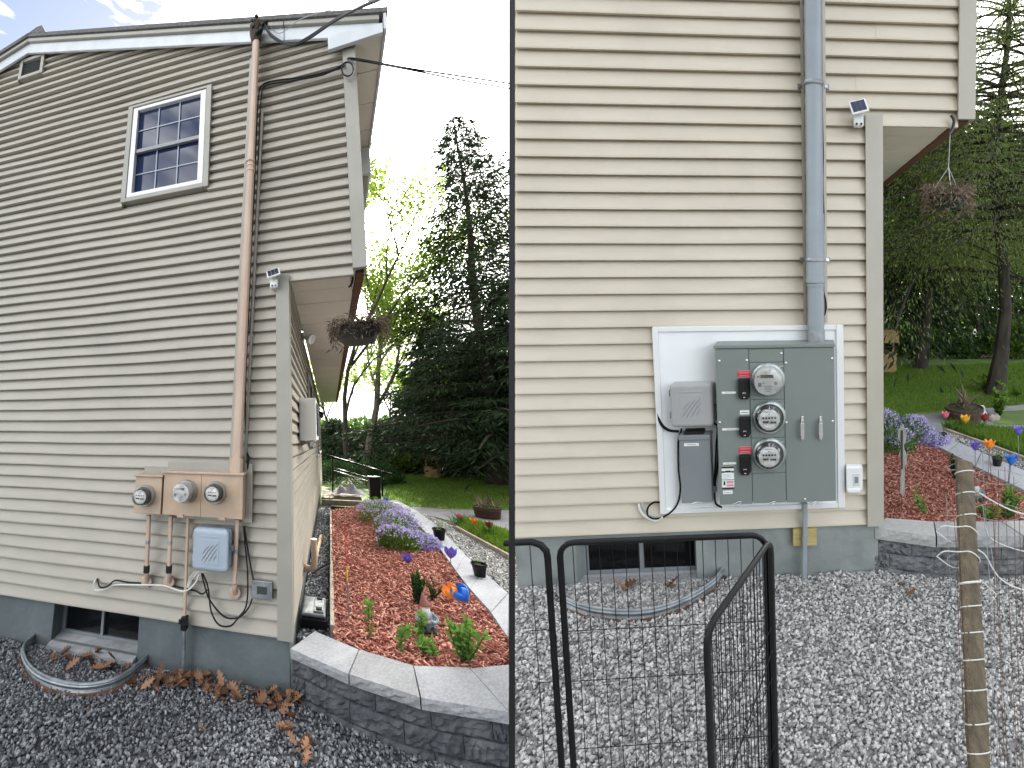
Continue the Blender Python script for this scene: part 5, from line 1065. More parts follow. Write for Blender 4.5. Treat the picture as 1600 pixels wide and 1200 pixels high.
for pl, pts, lab in ((A, ((630, 866), (592, 812), (640, 832)), 'mound of purple phlox in bloom spilling over the pavers left of the partition'), (B, ((1400, 712), (1392, 690), (1440, 702)), 'mound of purple phlox in bloom right of the cream corner board')):
    q = [np.array(pl.GP(x, y, -.10)) for x, y in pts]; sc = 1.0
    t = thing(pl, 'phlox_bush', lab, 'flowering bush', tuple(q[0])); G_ = []; F_ = []
    if pl is A: lobes = [(q[0]+(.0, .28, 0), (.31, .30, .30)), (q[0]+(.10, .9, .02), (.36, .42, .34)), (q[0]+(-.02, 1.9, .02), (.40, .65, .36)), (q[0]+(.36, .45, 0), (.20, .32, .16))]
    else: lobes = [(q[0]+(.02, .20, 0), (.21, .24, .17)), (q[0]+(-.10, .55, .02), (.26, .34, .30)), (q[0]+(.22, .50, 0), (.24, .30, .22)), (q[0]+(.43, .30, 0), (.14, .2, .10))]
    for i, (c, r) in enumerate(lobes):
        G_.append(mound(pl, c, np.array(r)*.93, 3600, .055*(1 if pl is A else .7), .009, None, shell=.5))
        k = 1500 if pl is A else 1700; f = mound(pl, c, np.array(r)*1.04, k, .026 if pl is A else .017, .026 if pl is A else .017, None, shell=.86, up=.9)
        V, Fq, T_ = f; cen = V.reshape(-1, 4, 3).mean(1); keep = (cen[:, 2]-c[2] > r[2]*(.42 if i != 0 else .62)) | (RNG.random(len(cen)) < .08)
        if i == 3: keep |= True
        V = V.reshape(-1, 4, 3)[keep].reshape(-1, 3); T_ = T_.reshape(-1, 4)[keep].ravel(); F_.append((V, np.arange(len(V)).reshape(-1, 4), T_))
    part('foliage', merge(*G_), 'stemleaf' if pl is B else 'leavesM', t); part('blossoms', merge(*F_), 'phlox', t, kind='stuff')
stemplant(A, 575, 1000, -.10, .24, 60, 'tall single green shoot left of centre in the mulch bed, nearest the marker stake', stems=1, leaf=.055, lw=.014)
stemplant(A, 623, 1022, -.10, .20, 70, 'leafy young shoot close behind the cap stones, left of the pale one', stems=1, leaf=.055, lw=.018)
stemplant(A, 655, 1002, -.10, .17, 60, 'pale green low shoot just left below the gnome', stems=2, leaf=.05, lw=.018)
stemplant(A, 672, 1027, -.10, .09, 110, 'low sprawling yellow green plant by the cap stones between gnome and leafy bush', stems=5, leaf=.06, lw=.018, spread=.05)
stemplant(A, 727, 1036, -.10, .27, 330, 'bright yellow green leafy bush right of the gnome by the cap stones', stems=9, leaf=.055, lw=.022, spread=.06, name='leafy_bush')
stemplant(A, 652, 945, -.10, .26, 1000, 'dark small leaved shrub standing behind the gnome', m='hedge', stems=12, leaf=.028, lw=.016, spread=.05, name='small_shrub')
stemplant(A, 678, 938, -.10, .16, 170, 'smaller dark shrub right behind the gnome hat', m='hedge', stems=7, leaf=.03, lw=.016, spread=.06, name='small_shrub')
stemplant(B, 1448, 806, -.10, .17, 60, 'young green shoot between the grey cut out figure and the wooden stake', stems=2, leaf=.05, lw=.015)
stemplant(B, 1494, 752, -.10, .20, 420, 'small dark shrub half hidden behind the wooden stake', m='hedge', stems=9, leaf=.028, lw=.015, spread=.05, name='small_shrub')
stemplant(B, 1575, 812, -.10, .22, 330, 'bright green leafy bush behind the pale caps right of the wooden stake', stems=9, leaf=.05, lw=.018, spread=.05, name='leafy_bush')
stemplant(B, 1540, 812, -.10, .10, 110, 'low pale green plant by the caps just right of the wooden stake', stems=4, leaf=.045, lw=.018, spread=.04)
# marker stake
a_ = np.array(A.GP(545, 968, -.10)); t = thing(A, 'marker_stake', 'thin upright marker stake with red and yellow paint in the mulch', 'stake', tuple(a_))
part('rod', MB().tube([tuple(a_), tuple(a_+(0, 0, .29))], .006, 8), 'galv', t, smooth=True); part('yellow_band', MB().tube([tuple(a_+(0, 0, .292)), tuple(a_+(0, 0, .40))], .006, 8), 'yellow', t, smooth=True); part('red_tip', MB().tube([tuple(a_+(0, 0, .402)), tuple(a_+(-.008, 0, .74))], .003, 8), 'red', t, smooth=True)
# gnome (one plot in full view, the other half hidden)
def gnome(pl, b, s, label, rz=0):
    b = np.array(b); t = thing(pl, 'gnome_statue', label, 'garden gnome', tuple(b)); c = lambda x, y, z: tuple(b+np.array((x, y, z))*s)
    part('base', MB().ball(c(-.02, 0, .05), (.20*s, .16*s, .09*s), 14, 8).ball(c(.12, -.06, .05), (.10*s, .10*s, .07*s), 10, 6).ball(c(-.14, -.03, .10), (.09*s, .09*s, .12*s), 10, 6), 'boots', t, smooth=True)
    bd = part('body', MB().lathe(c(0, 0, .06), (0, 0, 1), [(.0, 0), (.17*s, .01*s), (.175*s, .10*s), (.15*s, .22*s), (.115*s, .32*s), (.06*s, .37*s), (0, .38*s)], 16), 'coat', t, smooth=True)
    part('arm', MB().tube(bez([c(-.13, -.02, .36), c(-.19, -.07, .27), c(-.10, -.16, .24), c(-.02, -.17, .26)], 4), [.035*s]*9+[.035*s]*3+[.028*s], 8), 'coat', t, smooth=True)
    part('arm', MB().tube(bez([c(.12, -.02, .36), c(.20, -.06, .28), c(.14, -.15, .25), c(.04, -.17, .28)], 4), [.035*s]*9+[.035*s]*3+[.028*s], 8), 'coat', t, smooth=True)
    q = MB()
    for sx in (-1, 1):
        q.ball(c(sx*.02+.01, -.185, .27), (.028*s, .022*s, .024*s), 8, 6)
        for k in range(4): q.tube([c(sx*.02+.01-.016+k*.011, -.19, .275), c(sx*.02+.01-.016+k*.011, -.212, .262), c(sx*.02+.01-.014+k*.01, -.208, .246)], .006*s, 5)
    part('hands', q, 'skin', t, smooth=True)
    hd = part('head', MB().ball(c(0, -.01, .45), (.085*s, .085*s, .09*s), 14, 10).ball(c(0, -.10, .445), (.02*s, .025*s, .02*s), 8, 6).ball(c(-.085, 0, .45), (.015*s, .02*s, .03*s), 6, 5).ball(c(.085, 0, .45), (.015*s, .02*s, .03*s), 6, 5), 'skin', t, smooth=True)
    part('eyes', MB().ball(c(-.03, -.088, .468), .009*s, 6, 5).ball(c(.03, -.088, .468), .009*s, 6, 5), 'ink', hd, smooth=True)
    part('beard', MB().lathe(c(0, -.055, .44), (0, -.35, -1), [(.075*s, -.02*s), (.085*s, .04*s), (.06*s, .12*s), (.02*s, .19*s), (0, .20*s)], 12), 'beard', t, smooth=True)
    part('hat', MB().lathe(c(0, 0, .49), (-.12, .15, 1), [(.105*s, 0), (.108*s, .02*s), (.085*s, .07*s), (.05*s, .15*s), (.018*s, .23*s), (0, .25*s)], 14), 'hat', t, smooth=True)
    part('trousers', MB().tube(bez([c(-.07, -.08, .12), c(-.08, -.20, .12), c(-.08, -.22, .04)], 4), .048*s, 8).tube(bez([c(.07, -.08, .12), c(.09, -.20, .12), c(.09, -.22, .04)], 4), .048*s, 8), 'boots', t, smooth=True)
gnome(A, A.GP(667, 987, -.10), .37, 'sitting garden gnome with faded red hat and grey coat in the mulch bed')
gnome(B, B.GP(1525, 783, -.10), .26, 'garden gnome half hidden behind the wooden stake')
# metal tulips on rods
def tulip(pl, tip, foot, r, m, label, petals=6, group=None, closed=.8, name='tulip_ornament'):
    tip = np.array(tip); foot = np.array(foot); ax = tip-foot; L_ = np.linalg.norm(ax); ax = ax/L_
    t = thing(pl, name, label, 'garden ornament' if name == 'tulip_ornament' else 'flower', tuple(foot)); part('stem', MB().tube([tuple(foot), tuple(tip-ax*r*.6)], .0035, 6), 'galv' if name == 'tulip_ornament' else 'stemleaf', t, smooth=True)
    x_ = np.cross(ax, (0, 1, 0)); x_ /= np.linalg.norm(x_); y_ = np.cross(ax, x_)
    for k in range(petals):
        a0 = 2*PI*k/petals; vs = []; nu, nv = 6, 5
        for i in range(nu+1):
            f = i/nu; rad = r*(.15+.95*math.sin(min(1, f*1.25)*PI*.55))*(1 if f < .8 else 1-(f-.8)*(1-closed)*2+((f-.8)*.5)); w = math.sin(PI*min(1, (f*.86+.10)))**.7*1.15*PI/petals
            if i == nu: w = .02
            for j in range(nv+1):
                g = (j/nv-.5)*2; a = a0+g*w; rr_ = rad*(1+.0*abs(g)); p = tip+(x_*math.cos(a)+y_*math.sin(a))*rr_+ax*(-r*.8+f*r*2.1-abs(g)*r*.10*f); vs.append(tuple(p))
        mb = MB().add(vs, [(i*(nv+1)+j, i*(nv+1)+j+1, (i+1)*(nv+1)+j+1, (i+1)*(nv+1)+j) for i in range(nu) for j in range(nv)])
        o = part('petal', mb, m, t, smooth=True); o.modifiers.new('solid', 'SOLIDIFY').thickness = .002
    return t
def tul(pl, x, y, z, fx, fy, r, m, lab, **k):
    f = pl.GP(fx, fy, -.10 if k.pop('bed', 1) else -.15); u, zz = pl.W(x, y, f[1]+k.pop('dd', 0)); tulip(pl, (u, f[1], zz), f, r, m, lab, **k)
tul(A, 704, 866, 0, 705, 900, .055, 'tulip_p', 'purple tulip ornament standing over the pavers left of the partition')
tul(A, 707, 928, 0, 731, 963, .058, 'tulip_o', 'orange tulip ornament leaning on its rod in the left mulch bed', closed=.3)
tul(A, 723, 931, 0, 754, 972, .066, 'tulip_b', 'blue tulip ornament leaning beside the orange one in the left mulch bed', closed=.3)
tul(A, 603, 782, 0, 603, 800, .05, 'tulip_b', 'small blue ornament peeping above the purple phlox left of the partition')
tul(A, 636, 875, 0, 636, 880, .05, 'tulip_p', 'low purple ornament in the mulch at the foot of the left phlox')
for i, (x, y, fx, fy, r, m, lab) in enumerate(((1523.5, 699, 1524, 744, .034, 'tulip_p', 'purple tulip ornament right above the wooden stake top'), (1546, 697, 1544, 752, .038, 'tulip_o', 'orange tulip ornament between the purple and the blue ones right of the stake'), (1580, 721, 1576, 765, .040, 'tulip_b', 'blue tulip ornament right of the black pot at the right edge'), (1591, 675, 1592, 720, .036, 'tulip_p', 'second purple tulip ornament higher up at the right edge'))): tul(B, x, y, 0, fx, fy, r, m, lab, closed=1.5)
for pl, x, y, fx, fy, r, m, lab in ((A, 718, 808, 719, 822, .045, 'pink_pet', 'pink tulip in the grass wedge left of the partition'), (A, 740, 816, 741, 832, .05, 'tulip_o', 'orange tulip in the grass wedge left of the partition'), (A, 764, 821, 765, 838, .048, 'red_pet', 'dark red tulip nearest the partition in the grass wedge'), (B, 1477, 650, 1477, 668, .038, 'pink_pet', 'pink tulip at the far left end of the right grass verge'), (B, 1508, 657, 1508, 672, .045, 'yel_pet', 'open yellow tulip below the barrel planter'), (B, 1538, 654, 1537, 674, .042, 'red_pet', 'dark red tulip right of the yellow one below the barrel planter')):
    f = pl.GP(fx, fy, -.15); u, zz = pl.W(x, y, f[1]); tulip(pl, (u, f[1], zz), f, r, m, lab, closed=1.2, name='tulip')
for pl, x, y, lab in ((A, 719, 822, 'clump of tulip leaves under the pink tulip left of the partition'), (A, 764, 838, 'clump of tulip leaves under the dark red tulip left of the partition'), (B, 1482, 672, 'clump of strap leaves under the pink tulip on the right verge'), (B, 1500, 672, 'sparse strap leaves left of the yellow tulip'), (B, 1536, 674, 'clump of strap leaves under the dark red tulip')):
    b = np.array(pl.GP(x, y, -.15)); n = 70; s = 1.0 if pl is A else .55; dr = RNG.normal(0, .4, (n, 3)); dr[:, 2] = 1; single(pl, 'leaf_clump', leaves(np.tile(b, (n, 1))+RNG.normal(0, .05*s, (n, 3))*(1, 1, 0), .22*s, .018*s, dr), 'stemleaf', lab, 'plant', tuple(b))
# pots
def pot(pl, x, y, z, r, h, label, m='black_pl', plant=0, sg=1):
    b = pl.GP(x, y, z); t = thing(pl, 'plant_pot', label, 'pot', b); part('shell', MB().lathe(b, (0, 0, 1), [(r*.72, 0), (r*.95, h*.86), (r*1.06, h*.87), (r*1.06, h), (r*.96, h), (r*.90, h*.8), (0, h*.8)], 20), m, t, smooth=True)
    part('soil', MB().lathe((b[0], b[1], b[2]+h*.82), (0, 0, 1), [(r*.9, 0), (0, .004)], 16), 'forest_floor', t)
    if plant:
        dr = RNG.normal(0, .6, (plant, 3)); dr[:, 2] = 1; part('sprout', leaves(np.tile(np.array(b)+(0, 0, h*.8), (plant, 1)), r*1.3, .012, dr), 'stemleaf', t)
pot(A, 687, 843, -.06, .085, .15, 'black plastic pot farther along the pavers beside the phlox', plant=8)
pot(A, 750, 900, -.06, .070, .125, 'empty looking black plastic pot on the nearer pavers left of the partition', plant=4)
pot(B, 1558, 727, -.06, .047, .072, 'small black pot on the pavers between the orange and blue ornaments', plant=12)
pot(B, 1474, 686, -.06, .035, .06, 'small black pot in the shade at the right end of the phlox')
# grey wooden cut-out figure on a rod
b = np.array(B.GP(1409, 806, -.10)); u0, zz = B.W(1413, 663, b[1]); zt = zz
def sil(pts): return [(b[0]+x*.036, b[1], zt-(zt-b[2]-.14)*k) for x, k in pts]
t = thing(B, 'cutout_figure', 'silver grey wooden cut out figure on a thin rod in the right mulch bed', 'garden ornament', tuple(b))
out = [(0, 0), (.55, .06), (.9, .16), (.7, .24), (.35, .28), (.4, .34), (.95, .42), (.9, .54), (.5, .60), (.5, .95), (.2, 1.0), (-.35, .93), (-.3, .75), (-.1, .62), (-.1, .50), (-.55, .42), (-.45, .36), (-.1, .30), (-.35, .24), (-.85, .18), (-.8, .08)]
part('board', MB().prism([(p[0]+.0, p[1]-.006, p[2]) for p in sil(out)], (.004, .014, 0)), 'wood_grey', t, bevel=.0015)
part('rod', MB().tube([tuple(b), (b[0], b[1]+.012, zt-.06)], .003, 6), 'rust', t, smooth=True); part('cross_strip', MB().box(b[0]-.008, b[0]+.006, b[1]-.012, b[1]-.0065, zt-.32, zt-.04), 'boots', t)
# bait box
b = np.array(A.GP(490, 986, -.2)); t = thing(A, 'bait_box', 'black and grey plastic box on the gravel strip at the house corner', 'box', tuple(b))
part('base', MB().box(b[0]-.105, b[0]+.105, b[1], b[1]+.34, b[2], b[2]+.085), 'black_pl', t, bevel=.01); part('lid', MB().box(b[0]-.10, b[0]+.10, b[1]+.02, b[1]+.35, b[2]+.086, b[2]+.115), 'galv', t, bevel=.012, seg=3)
part('lid_rib', MB().box(b[0]-.0, b[0]+.085, b[1]+.05, b[1]+.30, b[2]+.116, b[2]+.128), 'galv', t, bevel=.005); part('lid_knob', MB().box(b[0]+.02, b[0]+.07, b[1]+.26, b[1]+.30, b[2]+.129, b[2]+.14), 'boots', t, bevel=.003); part('lid_knob', MB().box(b[0]+.02, b[0]+.07, b[1]+.07, b[1]+.11, b[2]+.129, b[2]+.14), 'boots', t, bevel=.003)
# hanging baskets
def basket(pl, hook, c, r, m, potm, label, n=900):
    hook = np.array(hook); c = np.array(c); t = thing(pl, 'hanging_basket', label, 'hanging basket', tuple(c))
    part('pot', MB().lathe(tuple(c), (0, 0, 1), [(r*.42, -r*.62), (r*.62, -r*.60), (r*.80, -.02), (r*.86, 0), (r*.72, 0), (0, -.02)], 24), potm, t, smooth=True)
    for k in range(3):
        a = 2*PI*k/3+.5; part('hanger', MB().tube([tuple(c+np.array((r*.8*math.cos(a), r*.8*math.sin(a), 0))), tuple(c*.62+hook*.38), tuple(hook)], .0022, 5), 'black_pl' if pl is A else 'white_cable', t)
    part('hook', MB().tube(bez([tuple(hook+(0, 0, .02)), tuple(hook+(.02, 0, -.01)), tuple(hook+(.01, 0, -.06)), tuple(hook+(-.012, 0, -.09))], 4), .010, 8), 'black_pl', t, smooth=True)
    a = RNG.uniform(0, 2*PI, n); rr_ = r*RNG.uniform(.45, 1.12, n); P_ = np.c_[np.cos(a)*rr_, np.sin(a)*rr_, RNG.uniform(-.02, .07, n)*1.0]+c
    dr = np.c_[np.cos(a)*.6, np.sin(a)*.6, -RNG.uniform(-.4, 1.6, n)]+RNG.normal(0, .45, (n, 3)); g1 = leaves(P_, r*.36, .008, dr, bend=.6)
    k = n//3; a = RNG.uniform(0, 2*PI, k); P_ = np.c_[np.cos(a)*r*1.05, np.sin(a)*r*1.05, -np.abs(RNG.normal(0, .06, k))]+c; dr = RNG.normal(0, .5, (k, 3))-(0, 0, .6); g2 = leaves(P_, r*.30, .010, dr)
    part('dry_growth', merge(g1, g2), m, t); return t
hk = A.GP(553, 432, 2.68); cu, cz = A.W(560, 512, hk[1]); basket(A, (hk[0]-.03, hk[1], 2.68), (cu, hk[1], cz), .20, 'dryplant', 'black_pl', 'dark hanging basket of dried plants under the overhang before the bright sky')
hk = B.GP(1487, 184, 2.58); cu, cz = B.W(1480, 305, hk[1]+.2); basket(B, (hk[0], hk[1]+.02, 2.58), (cu, hk[1]+.2, cz), .15, 'dryplantB', 'green_pot', 'hanging basket with dark green pot and brown dried plants before the spruce')
# wishing wells
def wishing(pl, b, s, label):
    b = np.array(b); t = thing(pl, 'wishing_well', label, 'wishing well', tuple(b)); R_ = .42*s
    for k in range(8):
        a0, a1 = 2*PI*k/8+.39, 2*PI*(k+1)/8+.39; m_ = .012
        for j in range(3):
            z0 = b[2]+j*.19*s; pts = [(b[0]+math.cos(a0+m_)*R_, b[1]+math.sin(a0+m_)*R_, z0), (b[0]+math.cos(a1-m_)*R_, b[1]+math.sin(a1-m_)*R_, z0), (b[0]+math.cos(a1-m_)*R_*.92, b[1]+math.sin(a1-m_)*R_*.92, z0), (b[0]+math.cos(a0+m_)*R_*.92, b[1]+math.sin(a0+m_)*R_*.92, z0)]
            part('board', MB().prism(pts, (0, 0, .18*s)), 'wood', t)
    part('rim', MB().lathe(tuple(b+(0, 0, .575*s)), (0, 0, 1), [(R_*.88, 0), (R_*1.08, 0), (R_*1.08, .04*s), (R_*.88, .04*s)], 8), 'wood', t); part('soil', MB().lathe(tuple(b+(0, 0, .50*s)), (0, 0, 1), [(R_*.9, 0), (0, .01)], 8), 'mulch_soil', t)
    for sx in (-1, 1): part('post', MB().box(sx*.30*s-.03*s, sx*.30*s+.03*s, -.03*s, .03*s, .5*s, 1.15*s, c=tuple(b)), 'wood', t)
    for sy in (-1, 1):
        part('roof_board', MB().hexa([tuple(b+np.array(p)*s) for p in ((-.45, 0, 1.42), (.45, 0, 1.42), (.45, sy*.42, 1.05), (-.45, sy*.42, 1.05), (-.45, 0, 1.46), (.45, 0, 1.46), (.45, sy*.44, 1.09), (-.45, sy*.44, 1.09))]), 'wood', t)
    for sx in (-1, 1): part('gable_board', MB().prism([tuple(b+np.array(p)*s) for p in ((sx*.36, -.30, 1.13), (sx*.36, .30, 1.13), (sx*.36, 0, 1.40))], (.02*s, 0, 0)), 'wood', t)
    part('crank', MB().tube([tuple(b+np.array((-.42*s, 0, .85*s))), tuple(b+np.array((.42*s, 0, .85*s)))], .02*s, 8), 'wood_dark', t); part('bucket', MB().lathe(tuple(b+(0, 0, .62*s)), (0, 0, 1), [(.07*s, 0), (.09*s, .14*s), (0, .13*s)], 10), 'wood_dark', t)
wishing(A, A.GP(676, 746, -.35), .80, 'small wooden wishing well with a tilted roof on the sunlit lawn left of the partition')
wishing(B, B.GP(1383, 579, -.35), .50, 'small wooden wishing well partly hidden by the cream corner board')
# barrel planters
def barrel(pl, b, r, h, label, tall=1):
    b = np.array(b); t = thing(pl, 'barrel_planter', label, 'planter', tuple(b))
    for k in range(18):
        a0, a1 = 2*PI*k/18+.01, 2*PI*(k+1)/18-.01; f = lambda a, q, z: (b[0]+math.cos(a)*r*q, b[1]+math.sin(a)*r*q, b[2]+z)
        part('stave', MB().hexa([f(a0, .86, 0), f(a1, .86, 0), f(a1, .80, 0), f(a0, .80, 0), f(a0, 1, h), f(a1, 1, h), f(a1, .93, h), f(a0, .93, h)]), 'wood_dark', t)
    for z in (.2, .75): part('hoop', MB().lathe(tuple(b+(0, 0, h*z)), (0, 0, 1), [(r*(.885+.14*z-.02), -.0), (r*(.895+.14*z), 0), (r*(.895+.14*z), h*.09), (r*(.88+.14*z-.01), h*.09)], 24), 'rust', t, smooth=True)
    part('soil', MB().lathe(tuple(b+(0, 0, h*.9)), (0, 0, 1), [(r*.93, 0), (0, .02)], 18), 'forest_floor', t)
    n = 26; dr = RNG.normal(0, .7, (n, 3)); dr[:, 2] = .8; part('strap_leaves', leaves(np.tile(b+(0, 0, h*.9), (n, 1))+RNG.normal(0, r*.3, (n, 3))*(1, 1, 0), r*1.3, r*.11, dr), 'dryplantB', t)
barrel(A, A.GP(762, 808, -.34), .27, .22, 'dark half barrel planter on the driveway edge left of the partition')
barrel(B, B.GP(1507, 657, -.34), .24, .17, 'dark half barrel planter with pale strap leaves on the grey driveway')
b = np.array(B.GP(1535, 652, -.34)); single(B, 'garden_rock', MB().ball(tuple(b+(0, 0, .05)), (.06, .05, .045), 8, 6).ball(tuple(b+(-.01, 0, .11)), (.05, .03, .05), 8, 6), 'white_pl', 'pale stone figure leaning by the right side of the barrel planter', 'stone ornament', tuple(b))
for i, (x, lab) in enumerate(((1550, 'brown stone left of the pair beside the barrel planter'), (1557, 'brown stone under the round shrub'))):
    b = np.array(B.GP(x, 657, -.34)); single(B, 'garden_rock', jitter(MB().ball(tuple(b+(0, 0, .03)), (.05, .05, .05), 7, 5), .006, i), 'wood_edge', lab, 'stone', tuple(b))
stemplant(B, 1562, 650, -.34, .34, 520, 'round green shrub right of the barrel planter at the driveway', m='leavesM', stems=14, leaf=.06, lw=.03, spread=.13, name='small_shrub')
stemplant(B, 1590, 618, -.34, .12, 140, 'low green plant at the foot of the big spruce trunk, right side', m='leavesM', stems=6, leaf=.06, lw=.03, spread=.12)
stemplant(B, 1541, 612, -.34, .22, 260, 'leafy plant at the foot of the big spruce trunk, left side', m='leavesM', stems=8, leaf=.08, lw=.03, spread=.15)
# deck with steps, railing, hedge, bin, cloth
t = thing(A, 'porch_deck', 'weathered wooden porch step at the far end of the side wall', 'porch', (.25, 5.8, -.35))
for k in range(4): part('deck_board', MB().box(.10, 1.02, 5.95+k*.30, 6.24+k*.30, -.05, -.01), 'wood_edge', t)
for k in range(2): part('riser_board', MB().box(.10, 1.04, 5.90, 5.94, -.34+k*.0+(k*.16), -.20+k*.14), 'wood_dark' if k == 0 else 'wood_edge', t)
part('lower_step', MB().box(.08, 1.06, 5.55, 5.89, -.35, -.25), 'wood_dark', t)
t = thing(A, 'stair_railing', 'black sloping metal handrail beside the porch', 'railing', (.12, 6.6, -.1))
p0 = (.10, 7.0, .36); 
def SP(x, y, d): u, z = A.W(x, y, d); return (u, d, z)
part('handrail', MB().tube([SP(510, 711, 6.6), SP(612, 741, 6.6)], .025, 8), 'black_paint', t, smooth=True); part('lower_rail', MB().tube([SP(521, 735, 6.6), SP(575, 752, 6.6)], .014, 8), 'galv', t, smooth=True); part('middle_rail', MB().tube([SP(522, 731, 6.6), SP(578, 747, 6.6)], .012, 8), 'black_paint', t, smooth=True)
for x, y0, y1 in ((519.5, 714, 768), (597, 738, 775)): part('post', MB().tube([SP(x, y0, 6.6), SP(x+.5, y1, 6.6)], .022, 8), 'black_paint', t, smooth=True)
a_ = SP(577, 747, 6.3); b_ = SP(596, 785, 6.3); t = thing(A, 'waste_bin', 'tall black bin at the foot of the handrail', 'bin', (a_[0], 6.3, b_[2])); part('body', MB().box(a_[0], b_[0], 6.3, 6.55, b_[2], a_[2]), 'black_pl', t, bevel=.01); part('rim', MB().box(a_[0]-.02, b_[0]+.02, 6.28, 6.57, a_[2]+.001, a_[2]+.03), 'black_pl', t, bevel=.005)
c = np.array(SP(545, 765, 6.2)); V, F_, T_ = mound(A, tuple(c-(0, 0, .08)), (.30, .25, .20), 300, .16, .14, None, shell=.8); 
mb = MB(); rr = random.Random(3); vs = []
for i in range(9):
    for j in range(13): x = (j/12-.5)*.72; y = (i/8-.5)*.45; h = .20*max(0, 1-(x/.36)**2)*max(0, 1-(y/.24)**2)*(1+.5*math.sin(x*22+y*9)*rr.uniform(.6, 1)); vs.append((c[0]+x, c[1]+y, c[2]-.10+h+.02*rr.random()))
mb.add(vs, [(i*13+j, i*13+j+1, (i+1)*13+j+1, (i+1)*13+j) for i in range(8) for j in range(12)]); single(A, 'crumpled_cloth', mb, 'cloth', 'crumpled pale grey cloth heaped on the porch deck', 'cloth', tuple(c), smooth=True)
c = np.array(A.GP(570, 768, -.35)); single(A, 'yew_hedge', mound(A, tuple(c+(-.2, 2.5, -.05)), (1.9, 1.0, .95), 9000, .10, .03, None, shell=.75), 'hedge', 'clipped dark green hedge behind the black handrail', 'hedge', tuple(c))

# ------------------------------------------------------------------ trees
def tubes(branches, seg=7):
    mb = MB()
    for pts, rs in branches: mb.tube(pts, rs, seg)
    return mb
def spruce(pl, base, Ht, R, whorls, per, leafn, m, label, bark='bark', z0=.12, droop=.35, size=.20, w=.05, tr=.02, thin=1.0, side=None, hang=0.5, top=1.0, inner=.12):
    b = np.array(base, float); t = thing(pl, 'spruce_tree', label, 'tree', tuple(b), None); n = 12
    tp = [tuple(b+np.array((.12*math.sin(i*.9), .1*math.cos(i*.7), Ht*i/n))) for i in range(n+1)]; r0 = Ht*tr
    flare = [1.5, 1.05]+[1-.95*(i/n) for i in range(2, n+1)]
    tk = part('trunk', MB().tube(tp, [r0*f for f in flare], 12), bark, t, smooth=True)
    br = []; C = []; Dd = []; Tn = []
    for i in range(whorls):
        f = z0+(1-z0)*(i+RNG.uniform(-.3, .3))/whorls; f = min(.985, max(z0, f)); z = Ht*f; Lm = R*(1-f)**.75*top if f > .25 else R*(.80+.4*RNG.random())
        for k in range(per):
            a = 2*PI*(k+RNG.uniform(0, 1))/per+i*.7; L_ = Lm*RNG.uniform(.6, 1.15)+.15
            if side is not None and math.cos(a-side[0]) > .3 and f < side[1]: L_ *= side[2]
            dv = np.array((math.cos(a), math.sin(a), .15)); e = []; p = np.array(tp[0])+(b*0); ci = min(n-1, int(f*n)); fr_ = f*n-ci; o = np.array(tp[ci])*(1-fr_)+np.array(tp[ci+1])*fr_
            for s in range(6): q = s/5; e.append(tuple(o+dv*L_*q+np.array((0, 0, -droop*L_*q*q+.10*L_*q**3))))
            br.append((e, [max(.006, .012*L_*(1-.85*s/5)+.004) for s in range(6)]))
            nn = max(6, int(leafn*L_/(R*whorls*per)*1.6)); q = RNG.uniform(inner, 1, nn)**.8; E = np.array(e); idx = np.clip((q*5).astype(int), 0, 4); fr = (q*5-idx)[:, None]; P0 = E[idx]*(1-fr)+E[idx+1]*fr
            sd = np.array((-dv[1], dv[0], 0)); lat = RNG.normal(0, 1, nn)*(.26*L_*(1-q*.55)*thin); hg = -np.abs(RNG.normal(0, 1, nn))*.10*L_*hang; P0 = P0+sd*lat[:, None]+np.c_[np.zeros(nn), np.zeros(nn), hg-.02*np.abs(lat)]
            C.append(P0); d_ = dv*.6+np.sign(lat)[:, None]*sd*.6+RNG.normal(0, .35, (nn, 3))-np.array((0, 0, .35+hang*.8)); Dd.append(d_)
            Tn.append(np.clip(RNG.random(nn)*.6+.4*RNG.random(), 0, 1))
    part('limbs', tubes(br, 5), bark, t); part('crown', leaves(np.concatenate(C), size, w, np.concatenate(Dd), tone=np.concatenate(Tn)), m, t); return t
